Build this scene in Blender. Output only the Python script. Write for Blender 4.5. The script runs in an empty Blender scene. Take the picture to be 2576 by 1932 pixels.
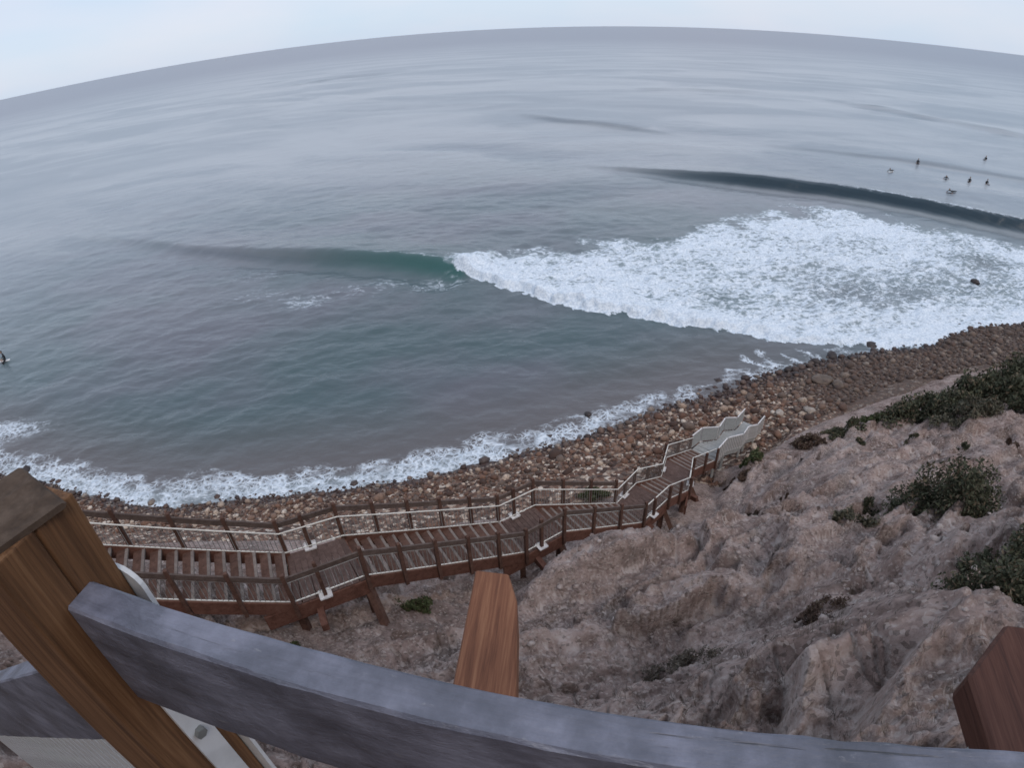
import bpy, bmesh, math, random
import numpy as np
from mathutils import Vector, Matrix

random.seed(7)
RNG = np.random.default_rng(11)
scene = bpy.context.scene
col = scene.collection

# ------------------------------------------------------------------ camera
# fisheye-like phone lens: angle = 0.0477 r - 1.09e-5 r^3 (r in mm on a 36 mm wide sensor)
cd = bpy.data.cameras.new('camera')
cam = bpy.data.objects.new('camera', cd)
col.objects.link(cam)
cd.type = 'PANO'
cd.sensor_fit = 'HORIZONTAL'
cd.sensor_width = 36.0
cd.sensor_height = 36.0 * 769 / 1024
cd.panorama_type = 'FISHEYE_LENS_POLYNOMIAL'
cd.fisheye_fov = math.radians(200)
cd.fisheye_polynomial_k0 = 0.0
cd.fisheye_polynomial_k1 = -0.047704
cd.fisheye_polynomial_k2 = 0.0
cd.fisheye_polynomial_k3 = 1.0856e-5
cd.fisheye_polynomial_k4 = 0.0
cd.clip_start = 0.02
cd.clip_end = 40000.0
CAM_H = 20.0
up_c = np.array([-0.04072355, 0.8374008, -0.54507017]); up_c /= np.linalg.norm(up_c)
y_c = np.array([0, 0, 1.0]) - up_c * up_c[2]; y_c /= np.linalg.norm(y_c)
x_c = np.cross(y_c, up_c)
if x_c[0] < 0: x_c = -x_c
Rw = np.stack([x_c, y_c, up_c])
M = Matrix.Identity(4)
for i in range(3):
    M[i][0], M[i][1], M[i][2] = Rw[i, 0], Rw[i, 1], -Rw[i, 2]
M.translation = (0, 0, CAM_H)
cam.matrix_world = M
scene.camera = cam

# ------------------------------------------------------------------ sky, sun, exposure
SUN_EL, SUN_AZ = math.radians(52.0), math.radians(155.0)     # low sun behind the viewer's right shoulder, veiled
world = bpy.data.worlds.new('World'); scene.world = world; world.use_nodes = True
wn = world.node_tree; wn.nodes.clear()
wo = wn.nodes.new('ShaderNodeOutputWorld'); wb = wn.nodes.new('ShaderNodeBackground')
sk = wn.nodes.new('ShaderNodeTexSky'); sk.sky_type = 'NISHITA'; sk.sun_disc = False
sk.sun_elevation = SUN_EL; sk.sun_rotation = SUN_AZ
sk.altitude = 20; sk.air_density = 1.0; sk.dust_density = 1.0; sk.ozone_density = 2.0
wb.inputs['Strength'].default_value = 0.10
# an even veil of thin high cloud over the clear sky
vn = wn.nodes.new('ShaderNodeTexNoise'); vn.inputs['Scale'].default_value = 2.2; vn.inputs['Detail'].default_value = 4
vm = wn.nodes.new('ShaderNodeMapping'); vm.inputs['Scale'].default_value = (1, 1, 3.5)
vt = wn.nodes.new('ShaderNodeTexCoord'); vr = wn.nodes.new('ShaderNodeValToRGB')
vr.color_ramp.elements[0].position = 0.3; vr.color_ramp.elements[1].position = 0.7
vr.color_ramp.elements[0].color = (6.6, 8.1, 10.0, 1); vr.color_ramp.elements[1].color = (8.5, 8.6, 9.8, 1)
vx = wn.nodes.new('ShaderNodeMix'); vx.data_type = 'RGBA'; vx.inputs[0].default_value = 0.80
wn.links.new(vt.outputs['Generated'], vm.inputs[0]); wn.links.new(vm.outputs[0], vn.inputs[0]); wn.links.new(vn.outputs['Fac'], vr.inputs[0])
wn.links.new(sk.outputs[0], vx.inputs[6]); wn.links.new(vr.outputs[0], vx.inputs[7])
wn.links.new(vx.outputs[2], wb.inputs[0]); wn.links.new(wb.outputs[0], wo.inputs[0])
sl = bpy.data.lights.new('sun', 'SUN'); sl.energy = 1.3; sl.angle = math.radians(24); sl.color = (1.0, 0.89, 0.80)
so = bpy.data.objects.new('sun', sl); col.objects.link(so)
# sky rotation runs clockwise from +Y
sd = Vector((math.sin(SUN_AZ) * math.cos(SUN_EL), math.cos(SUN_AZ) * math.cos(SUN_EL), math.sin(SUN_EL)))
so.rotation_euler = (-sd).to_track_quat('-Z', 'Y').to_euler()
so.location = (0, -20, 40)
scene.view_settings.view_transform = 'Standard'
scene.view_settings.look = 'None'
scene.view_settings.gamma = 1.0
scene.view_settings.exposure = 0.0
scene.render.engine = 'CYCLES'
scene.cycles.use_denoising = True
scene.cycles.max_bounces = 6
scene.cycles.diffuse_bounces = 3
scene.cycles.glossy_bounces = 3
scene.cycles.use_adaptive_sampling = True
scene.cycles.adaptive_threshold = 0.025
scene.cycles.pixel_filter_type = 'BLACKMAN_HARRIS'
scene.cycles.filter_width = 1.6

# ------------------------------------------------------------------ helpers
def tag(o, label=None, cat=None, group=None, kind=None):
    if label: o['label'] = label
    if cat: o['category'] = cat
    if group: o['group'] = group
    if kind: o['kind'] = kind
    return o

def empty(name, loc=(0, 0, 0)):
    o = bpy.data.objects.new(name, None); o.location = loc; o.empty_display_size = 0.2
    col.objects.link(o); return o

def link(name, me, mat=None, parent=None, loc=None, rot=None):
    """loc is a world position; every parent is only translated, never turned."""
    o = bpy.data.objects.new(name, me); col.objects.link(o)
    if mat is not None and len(me.materials) == 0: me.materials.append(mat)
    w = Vector(loc) if loc is not None else Vector((0, 0, 0))
    pw = WPOS.get(parent.name, Vector((0, 0, 0))) if parent is not None else Vector((0, 0, 0))
    o.location = w - pw
    if rot is not None: o.rotation_euler = rot
    o.parent = parent
    WPOS[o.name] = w
    return o
WPOS = {}
def root(name, loc):
    o = empty(name, loc); WPOS[o.name] = Vector(loc); return o

def mesh(name, V, F, smooth=False):
    me = bpy.data.meshes.new(name); me.from_pydata([tuple(map(float, v)) for v in V], [], [tuple(f) for f in F]); me.update()
    if smooth: me.polygons.foreach_set('use_smooth', [True] * len(me.polygons))
    return me

def big_mesh(name, V, F, smooth=True):
    V = np.asarray(V, np.float32); F = np.asarray(F, np.int32); k = F.shape[1]
    me = bpy.data.meshes.new(name)
    me.vertices.add(len(V)); me.vertices.foreach_set('co', V.ravel())
    me.loops.add(F.size); me.loops.foreach_set('vertex_index', F.ravel())
    me.polygons.add(len(F)); me.polygons.foreach_set('loop_start', np.arange(0, F.size, k, dtype=np.int32))
    if smooth: me.polygons.foreach_set('use_smooth', np.ones(len(F), bool))
    me.update(calc_edges=True); me.validate()
    return me

def fattr(me, name, vals):
    a = me.attributes.new(name, 'FLOAT', 'POINT'); a.data.foreach_set('value', np.asarray(vals, np.float32))

def beam_vf(p0, p1, w, h, up=(0, 0, 1), ext=0.0):
    """box along p0-p1; w across, h along 'up' (made perpendicular)."""
    p0, p1 = Vector(p0), Vector(p1); d = (p1 - p0).normalized(); u = Vector(up)
    s = d.cross(u).normalized(); u = s.cross(d).normalized()
    p0 = p0 - d * ext; p1 = p1 + d * ext
    V = []
    for p in (p0, p1):
        for a, b in ((-1, -1), (1, -1), (1, 1), (-1, 1)):
            V.append(p + s * (a * w / 2) + u * (b * h / 2))
    return V, [(3, 2, 1, 0), (4, 5, 6, 7), (0, 1, 5, 4), (1, 2, 6, 5), (2, 3, 7, 6), (3, 0, 4, 7)]

def join_vf(parts):
    V, F = [], []
    for v, f in parts:
        o = len(V); V += list(v); F += [tuple(i + o for i in q) for q in f]
    return V, F

def tube_vf(p0, p1, r, n=8):
    p0, p1 = Vector(p0), Vector(p1); d = (p1 - p0).normalized()
    a = d.orthogonal().normalized(); b = d.cross(a)
    V = []
    for p in (p0, p1):
        for i in range(n):
            t = 2 * math.pi * i / n; V.append(p + a * (math.cos(t) * r) + b * (math.sin(t) * r))
    F = [(i, (i + 1) % n, n + (i + 1) % n, n + i) for i in range(n)] + [tuple(range(n))[::-1], tuple(range(n, 2 * n))]
    return V, F

def part(name, vf, mat, parent, loc=None, bevel=0.0, seg=2, smooth=False):
    """a mesh whose world-space vertices are given; its origin goes to loc or to the middle of its box"""
    V, F = vf
    A = np.array([tuple(v) for v in V])
    c = Vector(loc) if loc is not None else Vector((A.min(0) + A.max(0)) / 2)
    A = A - np.array(c)
    me = mesh(name, A, F, smooth)
    if bevel > 0:
        bm = bmesh.new(); bm.from_mesh(me)
        bmesh.ops.recalc_face_normals(bm, faces=bm.faces)
        bmesh.ops.bevel(bm, geom=list(bm.edges), offset=bevel, segments=seg, affect='EDGES', profile=0.6)
        bm.to_mesh(me); bm.free()
    return link(name, me, mat, parent, c)

# numpy value noise
def _h(ix, iy, s):
    n = (ix.astype(np.int64) * 374761393 + iy.astype(np.int64) * 668265263 + s * 974711) & 0x7fffffff
    n = ((n ^ (n >> 13)) * 1274126177) & 0x7fffffff
    n = (n ^ (n >> 16))
    return (n & 0xffff) / 65535.0
def vnoise(x, y, s=0):
    x = np.asarray(x, float); y = np.asarray(y, float)
    ix, iy = np.floor(x), np.floor(y); fx, fy = x - ix, y - iy
    ux, uy = fx * fx * fx * (fx * (fx * 6 - 15) + 10), fy * fy * fy * (fy * (fy * 6 - 15) + 10)
    a, b, c, d = _h(ix, iy, s), _h(ix + 1, iy, s), _h(ix, iy + 1, s), _h(ix + 1, iy + 1, s)
    return (a + (b - a) * ux) * (1 - uy) + (c + (d - c) * ux) * uy
def fbm(x, y, s=0, o=4, g=0.5):
    t, a, n = 0.0, 1.0, 0.0
    for i in range(o):
        # turn each octave so the lattice does not show
        ca, sa = math.cos(0.7 * i + s), math.sin(0.7 * i + s)
        t = t + a * vnoise((x * ca - y * sa) * 2 ** i, (x * sa + y * ca) * 2 ** i, s + i * 17); n += a; a *= g
    return t / n
def ridged(x, y, s=0, o=4):
    t, a, n = 0.0, 1.0, 0.0
    for i in range(o):
        ca, sa = math.cos(0.9 * i + s), math.sin(0.9 * i + s)
        v = vnoise((x * ca - y * sa) * 2 ** i, (x * sa + y * ca) * 2 ** i, s + i * 31)
        t = t + a * (1 - np.abs(2 * v - 1)); n += a; a *= 0.5
    return t / n
def worley(x, y, s=0):
    ix, iy = np.floor(x), np.floor(y); d1 = np.full(x.shape, 9.0); d2 = np.full(x.shape, 9.0); hid = np.zeros(x.shape)
    for a in (-1, 0, 1):
        for b in (-1, 0, 1):
            cx, cy = ix + a, iy + b; d = (cx + _h(cx, cy, s) - x) ** 2 + (cy + _h(cx, cy, s + 7) - y) ** 2
            m = d < d1; d2 = np.where(m, d1, np.minimum(d2, d)); hid = np.where(m, _h(cx, cy, s + 13), hid); d1 = np.where(m, d, d1)
    return np.sqrt(d1), np.sqrt(d2), hid
def sstep(a, b, x):
    t = np.clip((x - a) / (b - a), 0, 1); return t * t * (3 - 2 * t)

def poly_dist(x, y, P):
    """distance to a polyline, parameter 0..1 along it, and the side (cross product sign)"""
    P = np.array(P, float); best = np.full(x.shape, 1e9); par = np.zeros(x.shape); side = np.zeros(x.shape)
    seg = np.hypot(*(P[1:] - P[:-1]).T); cum = np.concatenate([[0], np.cumsum(seg)])
    for i in range(len(P) - 1):
        dx, dy = P[i + 1] - P[i]; L2 = dx * dx + dy * dy
        t = np.clip(((x - P[i, 0]) * dx + (y - P[i, 1]) * dy) / L2, 0, 1)
        ex, ey = x - (P[i, 0] + t * dx), y - (P[i, 1] + t * dy); d = np.hypot(ex, ey)
        m = d < best
        best = np.where(m, d, best); par = np.where(m, (cum[i] + t * seg[i]) / cum[-1], par)
        side = np.where(m, np.sign(dx * (y - P[i, 1]) - dy * (x - P[i, 0])), side)
    return best, par, side
def inside(x, y, P):
    P = np.array(P, float); r = np.zeros(x.shape, bool); j = len(P) - 1
    for i in range(len(P)):
        c = ((P[i, 1] > y) != (P[j, 1] > y)) & (x < (P[j, 0] - P[i, 0]) * (y - P[i, 1]) / (P[j, 1] - P[i, 1] + 1e-12) + P[i, 0])
        r ^= c; j = i
    return r
def smooth_line(P, n=8):
    """Catmull-Rom through the points"""
    P = [np.array(p, float) for p in P]; P = [2 * P[0] - P[1]] + P + [2 * P[-1] - P[-2]]; out = []
    for i in range(1, len(P) - 2):
        for k in range(n):
            t = k / n
            out.append(0.5 * (2 * P[i] + (P[i + 1] - P[i - 1]) * t + (2 * P[i - 1] - 5 * P[i] + 4 * P[i + 1] - P[i + 2]) * t * t + (3 * P[i] - P[i - 1] - 3 * P[i + 1] + P[i + 2]) * t ** 3))
    out.append(P[-2]); return out

# ------------------------------------------------------------------ material helpers
class NT:
    def __init__(s, name):
        s.m = bpy.data.materials.new(name); s.m.use_nodes = True; s.t = s.m.node_tree
        s.b = s.t.nodes['Principled BSDF']; s.out = s.t.nodes['Material Output']
    def n(s, typ, **kw):
        nd = s.t.nodes.new('ShaderNode' + typ)
        for k, v in kw.items():
            if hasattr(nd, k) and not k[0].isupper(): setattr(nd, k, v)
        return nd
    def set(s, sock, v):
        if isinstance(v, bpy.types.NodeSocket): s.t.links.new(v, sock)
        elif isinstance(v, (tuple, list)) and len(v) == 3 and sock.type == 'RGBA': sock.default_value = (*v, 1)
        else: sock.default_value = v
    def coord(s, kind='Object', scale=(1, 1, 1), loc=(0, 0, 0)):
        tc = s.n('TexCoord'); mp = s.n('Mapping'); mp.inputs['Scale'].default_value = scale; mp.inputs['Location'].default_value = loc
        s.t.links.new(tc.outputs[kind], mp.inputs[0]); return mp.outputs[0]
    def geo(s, scale=(1, 1, 1), loc=(0, 0, 0), rot=(0, 0, 0)):
        tc = s.n('NewGeometry'); mp = s.n('Mapping'); mp.inputs['Scale'].default_value = scale
        mp.inputs['Location'].default_value = loc; mp.inputs['Rotation'].default_value = rot
        s.t.links.new(tc.outputs['Position'], mp.inputs[0]); return mp.outputs[0]
    def noise(s, vec, scale=5, detail=4, rough=0.55, dist=0.0):
        nd = s.n('TexNoise'); s.set(nd.inputs['Vector'], vec); s.set(nd.inputs['Scale'], scale); s.set(nd.inputs['Detail'], detail)
        s.set(nd.inputs['Roughness'], rough); s.set(nd.inputs['Distortion'], dist); return nd.outputs['Fac']
    def voro(s, vec, scale=5, feature='F1', rand=1.0):
        nd = s.n('TexVoronoi'); nd.feature = feature; s.set(nd.inputs['Vector'], vec); s.set(nd.inputs['Scale'], scale)
        s.set(nd.inputs['Randomness'], rand); return nd.outputs['Distance']
    def math(s, op, a, b=0.0, c=None, clamp=False):
        nd = s.n('Math'); nd.operation = op; nd.use_clamp = clamp; s.set(nd.inputs[0], a); s.set(nd.inputs[1], b)
        if c is not None: s.set(nd.inputs[2], c)
        return nd.outputs[0]
    def ramp(s, fac, stops, interp='LINEAR'):
        nd = s.n('ValToRGB'); nd.color_ramp.interpolation = interp
        e = nd.color_ramp.elements
        while len(e) < len(stops): e.new(0.5)
        for el, (p, c) in zip(e, stops):
            el.position = p; el.color = (*c, 1) if isinstance(c, tuple) else (c, c, c, 1)
        s.set(nd.inputs[0], fac); return nd.outputs[0]
    def step(s, x, a, b):
        nd = s.n('MapRange'); nd.interpolation_type = 'SMOOTHSTEP'
        s.set(nd.inputs[0], x); s.set(nd.inputs[1], a); s.set(nd.inputs[2], b); nd.inputs[3].default_value = 0; nd.inputs[4].default_value = 1
        return nd.outputs[0]
    def mix(s, f, a, b, mode='MIX'):
        nd = s.n('Mix'); nd.data_type = 'RGBA'; nd.blend_type = mode
        s.set(nd.inputs[0], f); s.set(nd.inputs[6], a); s.set(nd.inputs[7], b); return nd.outputs[2]
    def attr(s, name):
        nd = s.n('Attribute'); nd.attribute_name = name; return nd.outputs['Fac']
    def bump(s, h, strength=0.5, dist=0.02, normal=None):
        nd = s.n('Bump'); nd.inputs['Strength'].default_value = strength; nd.inputs['Distance'].default_value = dist
        s.set(nd.inputs['Height'], h)
        if normal is not None: s.set(nd.inputs['Normal'], normal)
        return nd.outputs[0]
    def done(s, base, rough=0.8, spec=0.3, normal=None, metal=0.0):
        s.set(s.b.inputs['Base Color'], base); s.set(s.b.inputs['Roughness'], rough)
        s.set(s.b.inputs['Specular IOR Level'], spec); s.set(s.b.inputs['Metallic'], metal)
        if normal is not None: s.set(s.b.inputs['Normal'], normal)
        return s.m

def wood(name, dark, mid, light, axis_scale, rough=0.8, wear=None, bump=0.35, spec=0.25):
    """timber with grain running along the axis whose scale is smallest (object space)"""
    t = NT(name); v = t.coord('Object', axis_scale)
    oi = t.n('ObjectInfo'); off = t.n('VectorMath'); off.operation = 'ADD'
    cx = t.n('CombineXYZ'); t.set(cx.inputs[0], t.math('MULTIPLY', oi.outputs['Random'], 37.0)); t.set(cx.inputs[1], t.math('MULTIPLY', oi.outputs['Random'], 91.0))
    t.t.links.new(v, off.inputs[0]); t.t.links.new(cx.outputs[0], off.inputs[1]); v = off.outputs[0]
    g = t.noise(v, 6, 6, 0.65, 0.6); f = t.noise(v, 26, 3, 0.6)
    h = t.math('ADD', t.math('MULTIPLY', g, 0.7), t.math('MULTIPLY', f, 0.3))
    c = t.ramp(h, [(0.3, dark), (0.5, mid), (0.72, light)])
    if wear:
        w = t.noise(t.coord('Object', (1, 1, 1)), 5, 5, 0.7)
        c = t.mix(t.step(w, 0.5, 0.72), c, wear)
    rv = t.math('MULTIPLY_ADD', oi.outputs['Random'], 0.35, 0.82)
    c = t.mix(1.0, c, t.ramp(rv, [(0, 0.0), (1, 1.0)]), 'MULTIPLY')
    return t.done(c, rough, spec, t.bump(h, bump, 0.01))

MAT = {}
# ------------------------------------------------------------------ the lie of the land
# stair nodes: (seaward edge xy, landward edge xy, deck height)
NODES = [((-11.6, 6.79), (-10.95, 5.44), 12.5),
         ((-5.78, 9.60), (-5.18, 8.07), 9.0), ((-4.42, 10.16), (-3.6, 8.85), 9.0),
         ((-0.57, 12.78), (0.14, 11.48), 6.6), ((0.52, 13.42), (1.29, 12.2), 6.6),
         ((3.52, 15.2), (4.26, 14.14), 4.7), ((4.43, 16.19), (5.4, 15.18), 4.7),
         ((5.76, 17.42), (6.66, 16.5), 3.8), ((6.25, 18.56), (7.08, 17.62), 3.8),
         ((8.0, 20.40), (8.85, 19.5), 2.6),
         ((8.65, 20.95), (9.52, 20.2), 2.6), ((9.9, 21.9), (10.83, 21.33), 1.85),
         ((10.44, 22.6), (11.28, 21.87), 1.85), ((11.46, 23.4), (12.23, 22.8), 1.2), ((12.18, 24.15), (12.9, 23.5), 1.2)]

CTRL = np.array([
 # sea bed
 (-60, 50, -4), (-40, 40, -3), (-10, 34, -2.6), (10, 42, -3), (30, 52, -3.5), (60, 60, -3.5), (80, 45, -1.5),
 # water's edge
 (-60, 34, 0), (-45, 28, 0), (-31.5, 23.6, 0), (-27.1, 22.6, 0), (-22.5, 21.5, 0), (-18.4, 20.9, 0), (-14.1, 21.4, 0), (-9.7, 21.9, 0), (-5.0, 22.6, 0), (-2.7, 23.3, 0), (2.2, 24.8, 0), (4.8, 25.8, 0),
 (7.7, 27.2, 0), (12.8, 29.2, 0), (15.6, 30.3, -0.02), (20.5, 31.7, 0), (25, 32.6, 0.02), (30, 33.2, 0), (42, 36.1, 0), (60, 40, 0),
 # upper beach
 (-30, 19.4, 1.2), (-18, 17.6, 1.2), (-10, 18, 1.3), (-3, 19.2, 1.35), (3, 21.3, 1.2), (9, 24.3, 0.85), (16, 26.8, 0.8), (25, 29.0, 1.1), (36, 31.5, 1.4), (46, 31, 1.8),
 (16, 23.5, 1.7), (23.6, 24.6, 2.2), (31.7, 25.4, 2.5), (11.2, 22.2, 0.95), (12.6, 23.8, 0.8), (9.2, 20.2, 1.5),
 # below and beside the stairs
 (-12, 6.5, 10.7), (-9, 8.3, 8.7), (-5.0, 9.2, 7.0), (-2.3, 11.0, 5.5), (0.4, 12.4, 4.6), (2.4, 14.2, 3.6), (4.7, 15.4, 3.0), (6.4, 17.8, 2.4),
 (-7, 13.5, 3.8), (-3, 14.8, 3.0), (1.5, 17.0, 2.3), (4, 19.2, 1.7),
 # cliff between the look-out and the stairs
 (-2.7, 9.2, 7.2), (-4.5, 7.5, 8.1), (-1.3, 7.2, 8.6), (-0.3, 8.6, 7.8), (0.1, 5.4, 10.4),
 # first spur and the hollow behind it
 (2.0, 10.2, 8.2), (3.5, 10.3, 8.1), (5.3, 11.4, 7.0), (7.9, 12.5, 6.1), (2.5, 12.0, 4.7), (4.8, 12.9, 4.0), (6.8, 14.2, 3.6), (8.3, 16.4, 2.9),
 (9.4, 14.0, 5.4), (9.6, 18.4, 3.3), (11.6, 18.2, 3.8), (13.7, 20.1, 3.0), (15.2, 18.2, 4.4), (18.5, 21.3, 2.9), (15.0, 14.3, 6.4), (21.4, 16, 5.9), (28, 22.5, 3.6), (24, 20, 4.2),
 (10.9, 9.3, 9.3), (13.4, 9.2, 9.9), (6.5, 7.5, 10.2), (4.2, 8.4, 9.3),
 # gully and the near spur on the right
 (2.5, 5.0, 10.9), (4.6, 5.6, 10.8), (2.73, 2.78, 15.2), (4.4, 3.2, 14.9), (8.7, 5.6, 12.7), (6.0, 3.5, 14.2),
 (1.85, 2.05, 15.3), (3.1, 1.65, 15.6), (1.07, 4.4, 11.8), (1.4, 3.3, 13.4), (0.3, 1.2, 15.6), (1.0, 0.4, 16.2),
 (-3, 2, 14.2), (-8, 2, 14.5), (-3, 5, 10.8), (-8, 5, 11.4), (-14, 4, 13), (-20, 8, 10), (-20, 13, 4.6), (-30, 12, 6), (-30, 16, 2.6), (-30, 5, 12.5),
 (0, -2.4, 17.2), (0, -4, 19.6), (0, -9, 29), (10, -4, 19.2), (12, -10, 29), (-10, -4, 19.2), (-12, -10, 29), (30, -8, 27), (-30, -8, 27), (0, -22, 33), (30, -24, 33), (-30, -24, 33), (10, 3, 14.5), (20, 2, 14), (20, 8, 10), (35, 5, 13), (35, 15, 7), (42, 22, 4.5), (60, 25, 5), (-50, 12, 7), (-60, 22, 3)], float)  # hill behind the viewer is unseen, added high to shade the rail board
def _tps(r2): return np.where(r2 > 0, 0.5 * r2 * np.log(r2 + 1e-9), 0)
_n = len(CTRL)
_A = np.zeros((_n + 3, _n + 3)); _d = CTRL[:, None, :2] - CTRL[None, :, :2]
_A[:_n, :_n] = _tps((_d ** 2).sum(2)) + np.eye(_n) * 0.02
_A[:_n, _n] = 1; _A[:_n, _n + 1:] = CTRL[:, :2]; _A[_n, :_n] = 1; _A[_n + 1:, :_n] = CTRL[:, :2].T
_w = np.linalg.solve(_A, np.concatenate([CTRL[:, 2], np.zeros(3)]))
def base_h(x, y):
    x = np.asarray(x, float); y = np.asarray(y, float); h = _w[_n] + _w[_n + 1] * x + _w[_n + 2] * y
    for i in range(_n): h = h + _w[i] * _tps((x - CTRL[i, 0]) ** 2 + (y - CTRL[i, 1]) ** 2)
    return h
STAIR_MID = [((np.array(a) + np.array(b)) / 2) for a, b, z in NODES]
STAIR_Z = np.array([z for a, b, z in NODES])
def stair_clear(x, y, h):
    """keep the ground under the stairs"""
    P = np.array(STAIR_MID); seg = np.hypot(*(P[1:] - P[:-1]).T); cum = np.concatenate([[0], np.cumsum(seg)]) / seg.sum()
    d, t, s = poly_dist(x, y, P)
    lim = np.interp(t, cum, STAIR_Z) - 1.15
    lim = np.where(t > cum[9], np.interp(t, cum, STAIR_Z) - 0.35, lim)
    k = sstep(2.3, 1.25, d)
    return np.where(h > lim, h * (1 - k) + lim * k, h)
def cliff_h(x, y):
    b = base_h(x, y); m = sstep(1.6, 4.2, b)
    wx = (fbm(x * 0.35, y * 0.35, 3, 3) - 0.5) * 3; wy = (fbm(x * 0.35, y * 0.35, 9, 3) - 0.5) * 3
    u, v = 0.94 * x + 0.34 * y, -0.34 * x + 0.94 * y                                          # along and across the spurs
    h = b + m * ((ridged((u + wx) * 0.16, (v + wy * 0.6) * 0.42, 5, 3) - 0.55) * 1.5)
    h = h + m * (ridged((u + wx * .4) * 0.45, (v + wy * .4) * 1.05, 21, 4) - 0.55) * 0.7
    # hard layers stand out as broken ledges
    q = (h + 0.10 * u + (fbm(u * 0.5, v * 0.9, 29, 4) - 0.5) * 1.5) / 0.8; fq = q - np.floor(q)
    led = m * sstep(0.38, 0.52, fbm(x * 0.4, y * 0.4, 27, 3))
    h = h + led * (sstep(0.78, 0.90, fq) - fq) * 0.70
    lip = led * (np.exp(-((fq - 0.95) / 0.07) ** 2) + np.exp(-(fq / 0.10) ** 2))
    crust = np.clip(sstep(0.46, 0.58, fbm(u * 0.5, v * 1.0, 41, 3)) * 0.75 + lip * 0.9, 0, 1)
    # crumbled blocks and clods
    jx = (fbm(x * 2.2, y * 2.2, 43, 3) - 0.5) * 0.8; jy = (fbm(x * 2.2, y * 2.2, 47, 3) - 0.5) * 0.8
    d1, d2, hid = worley((x + jx) * 1.9, (y + jy) * 2.4, 5)
    e1, e2, hie = worley((x + jx * .5) * 5.2, (y + jy * .5) * 7.0, 9)
    h = h + m * (crust * ((hid - 0.5) * 0.18 * sstep(0.0, 0.16, d2 - d1) + (hie - 0.4) * 0.15 * sstep(0.0, 0.12, e2 - e1)))
    h = h + m * ((fbm(x * 3.1, y * 3.1, 33, 4) - 0.5) * 0.12 + (fbm(x * 12, y * 12, 51, 3, 0.65) - 0.5) * (0.03 + 0.06 * crust))
    # rills washed down the softer clay
    rill = np.abs(fbm((x + wx * .3) * 2.4, (y + wy * .3) * 0.5, 57, 3) - 0.5)
    h = h - m * (1 - crust) * sstep(0.07, 0.0, rill) * 0.16
    h = h + (1 - m) * (fbm(x * 1.2, y * 1.2, 61, 3) - 0.5) * 0.16
    return stair_clear(x, y, h), crust, b

def polar_grid(az, r):
    A, Rr = np.meshgrid(az, r); X = Rr * np.sin(A); Y = Rr * np.cos(A)
    n, m = A.shape; i = np.arange(n * m).reshape(n, m)
    F = np.stack([i[:-1, :-1], i[:-1, 1:], i[1:, 1:], i[1:, :-1]], -1).reshape(-1, 4)[:, ::-1]
    return X.ravel(), Y.ravel(), F

def prune(V, F, keepF, attrs):
    F = F[keepF]; used = np.unique(F); mp = np.full(len(V), -1); mp[used] = np.arange(len(used))
    return V[used], mp[F], [a[used] for a in attrs]

# ------------------------------------------------------------------ materials of the setting
def mat_cliff():
    t = NT('clay_cliff'); g = t.geo()
    n1 = t.noise(g, 0.7, 5, 0.6, 0.3); n2 = t.noise(g, 3.2, 6, 0.65); n3 = t.noise(g, 14, 6, 0.7); n4 = t.noise(g, 60, 3, 0.6)
    c = t.ramp(t.math('ADD', t.math('MULTIPLY', n1, 0.55), t.math('MULTIPLY', n2, 0.45)),
               [(0.36, (0.100, 0.071, 0.061)), (0.45, (0.205, 0.149, 0.131)), (0.53, (0.305, 0.228, 0.204)), (0.63, (0.42, 0.345, 0.318))])
    gr = t.step(t.noise(t.geo(loc=(7, 3, 1)), 0.9, 4, 0.6), 0.52, 0.68)
    c = t.mix(t.math('MULTIPLY', gr, 0.55), c, (0.115, 0.100, 0.092))
    pt = t.n('NewGeometry').outputs['Pointiness']
    cr = t.math('MAXIMUM', t.math('MULTIPLY', t.math('MULTIPLY', t.attr('crust'), t.step(n3, 0.42, 0.62)), 0.5), t.math('MULTIPLY', t.step(pt, 0.505, 0.56), t.step(n2, 0.35, 0.6)))
    ch = t.n('TexVoronoi'); t.set(ch.inputs['Vector'], t.geo((1, 1.3, 1.6))); t.set(ch.inputs['Scale'], 16); cs_ = t.n('SeparateColor'); t.t.links.new(ch.outputs['Color'], cs_.inputs[0])
    c = t.mix(t.math('MULTIPLY', t.step(cs_.outputs[0], 0.80, 0.95), 0.55), c, (0.46, 0.40, 0.37))
    c = t.mix(t.math('MULTIPLY', t.step(cs_.outputs[1], 0.80, 0.95), 0.55), c, (0.075, 0.058, 0.05))
    c = t.mix(t.math('MULTIPLY', cr, 0.85), c, (0.50, 0.435, 0.41))
    c = t.mix(t.math('MULTIPLY', t.step(n3, 0.60, 0.74), 0.5), c, (0.07, 0.055, 0.05))
    h = t.math('ADD', t.math('MULTIPLY', n2, 0.4), t.math('ADD', t.math('MULTIPLY', n3, 0.45), t.math('MULTIPLY', n4, 0.22)))
    return t.done(c, 0.95, 0.1, t.bump(h, 0.85, 0.12))
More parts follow.
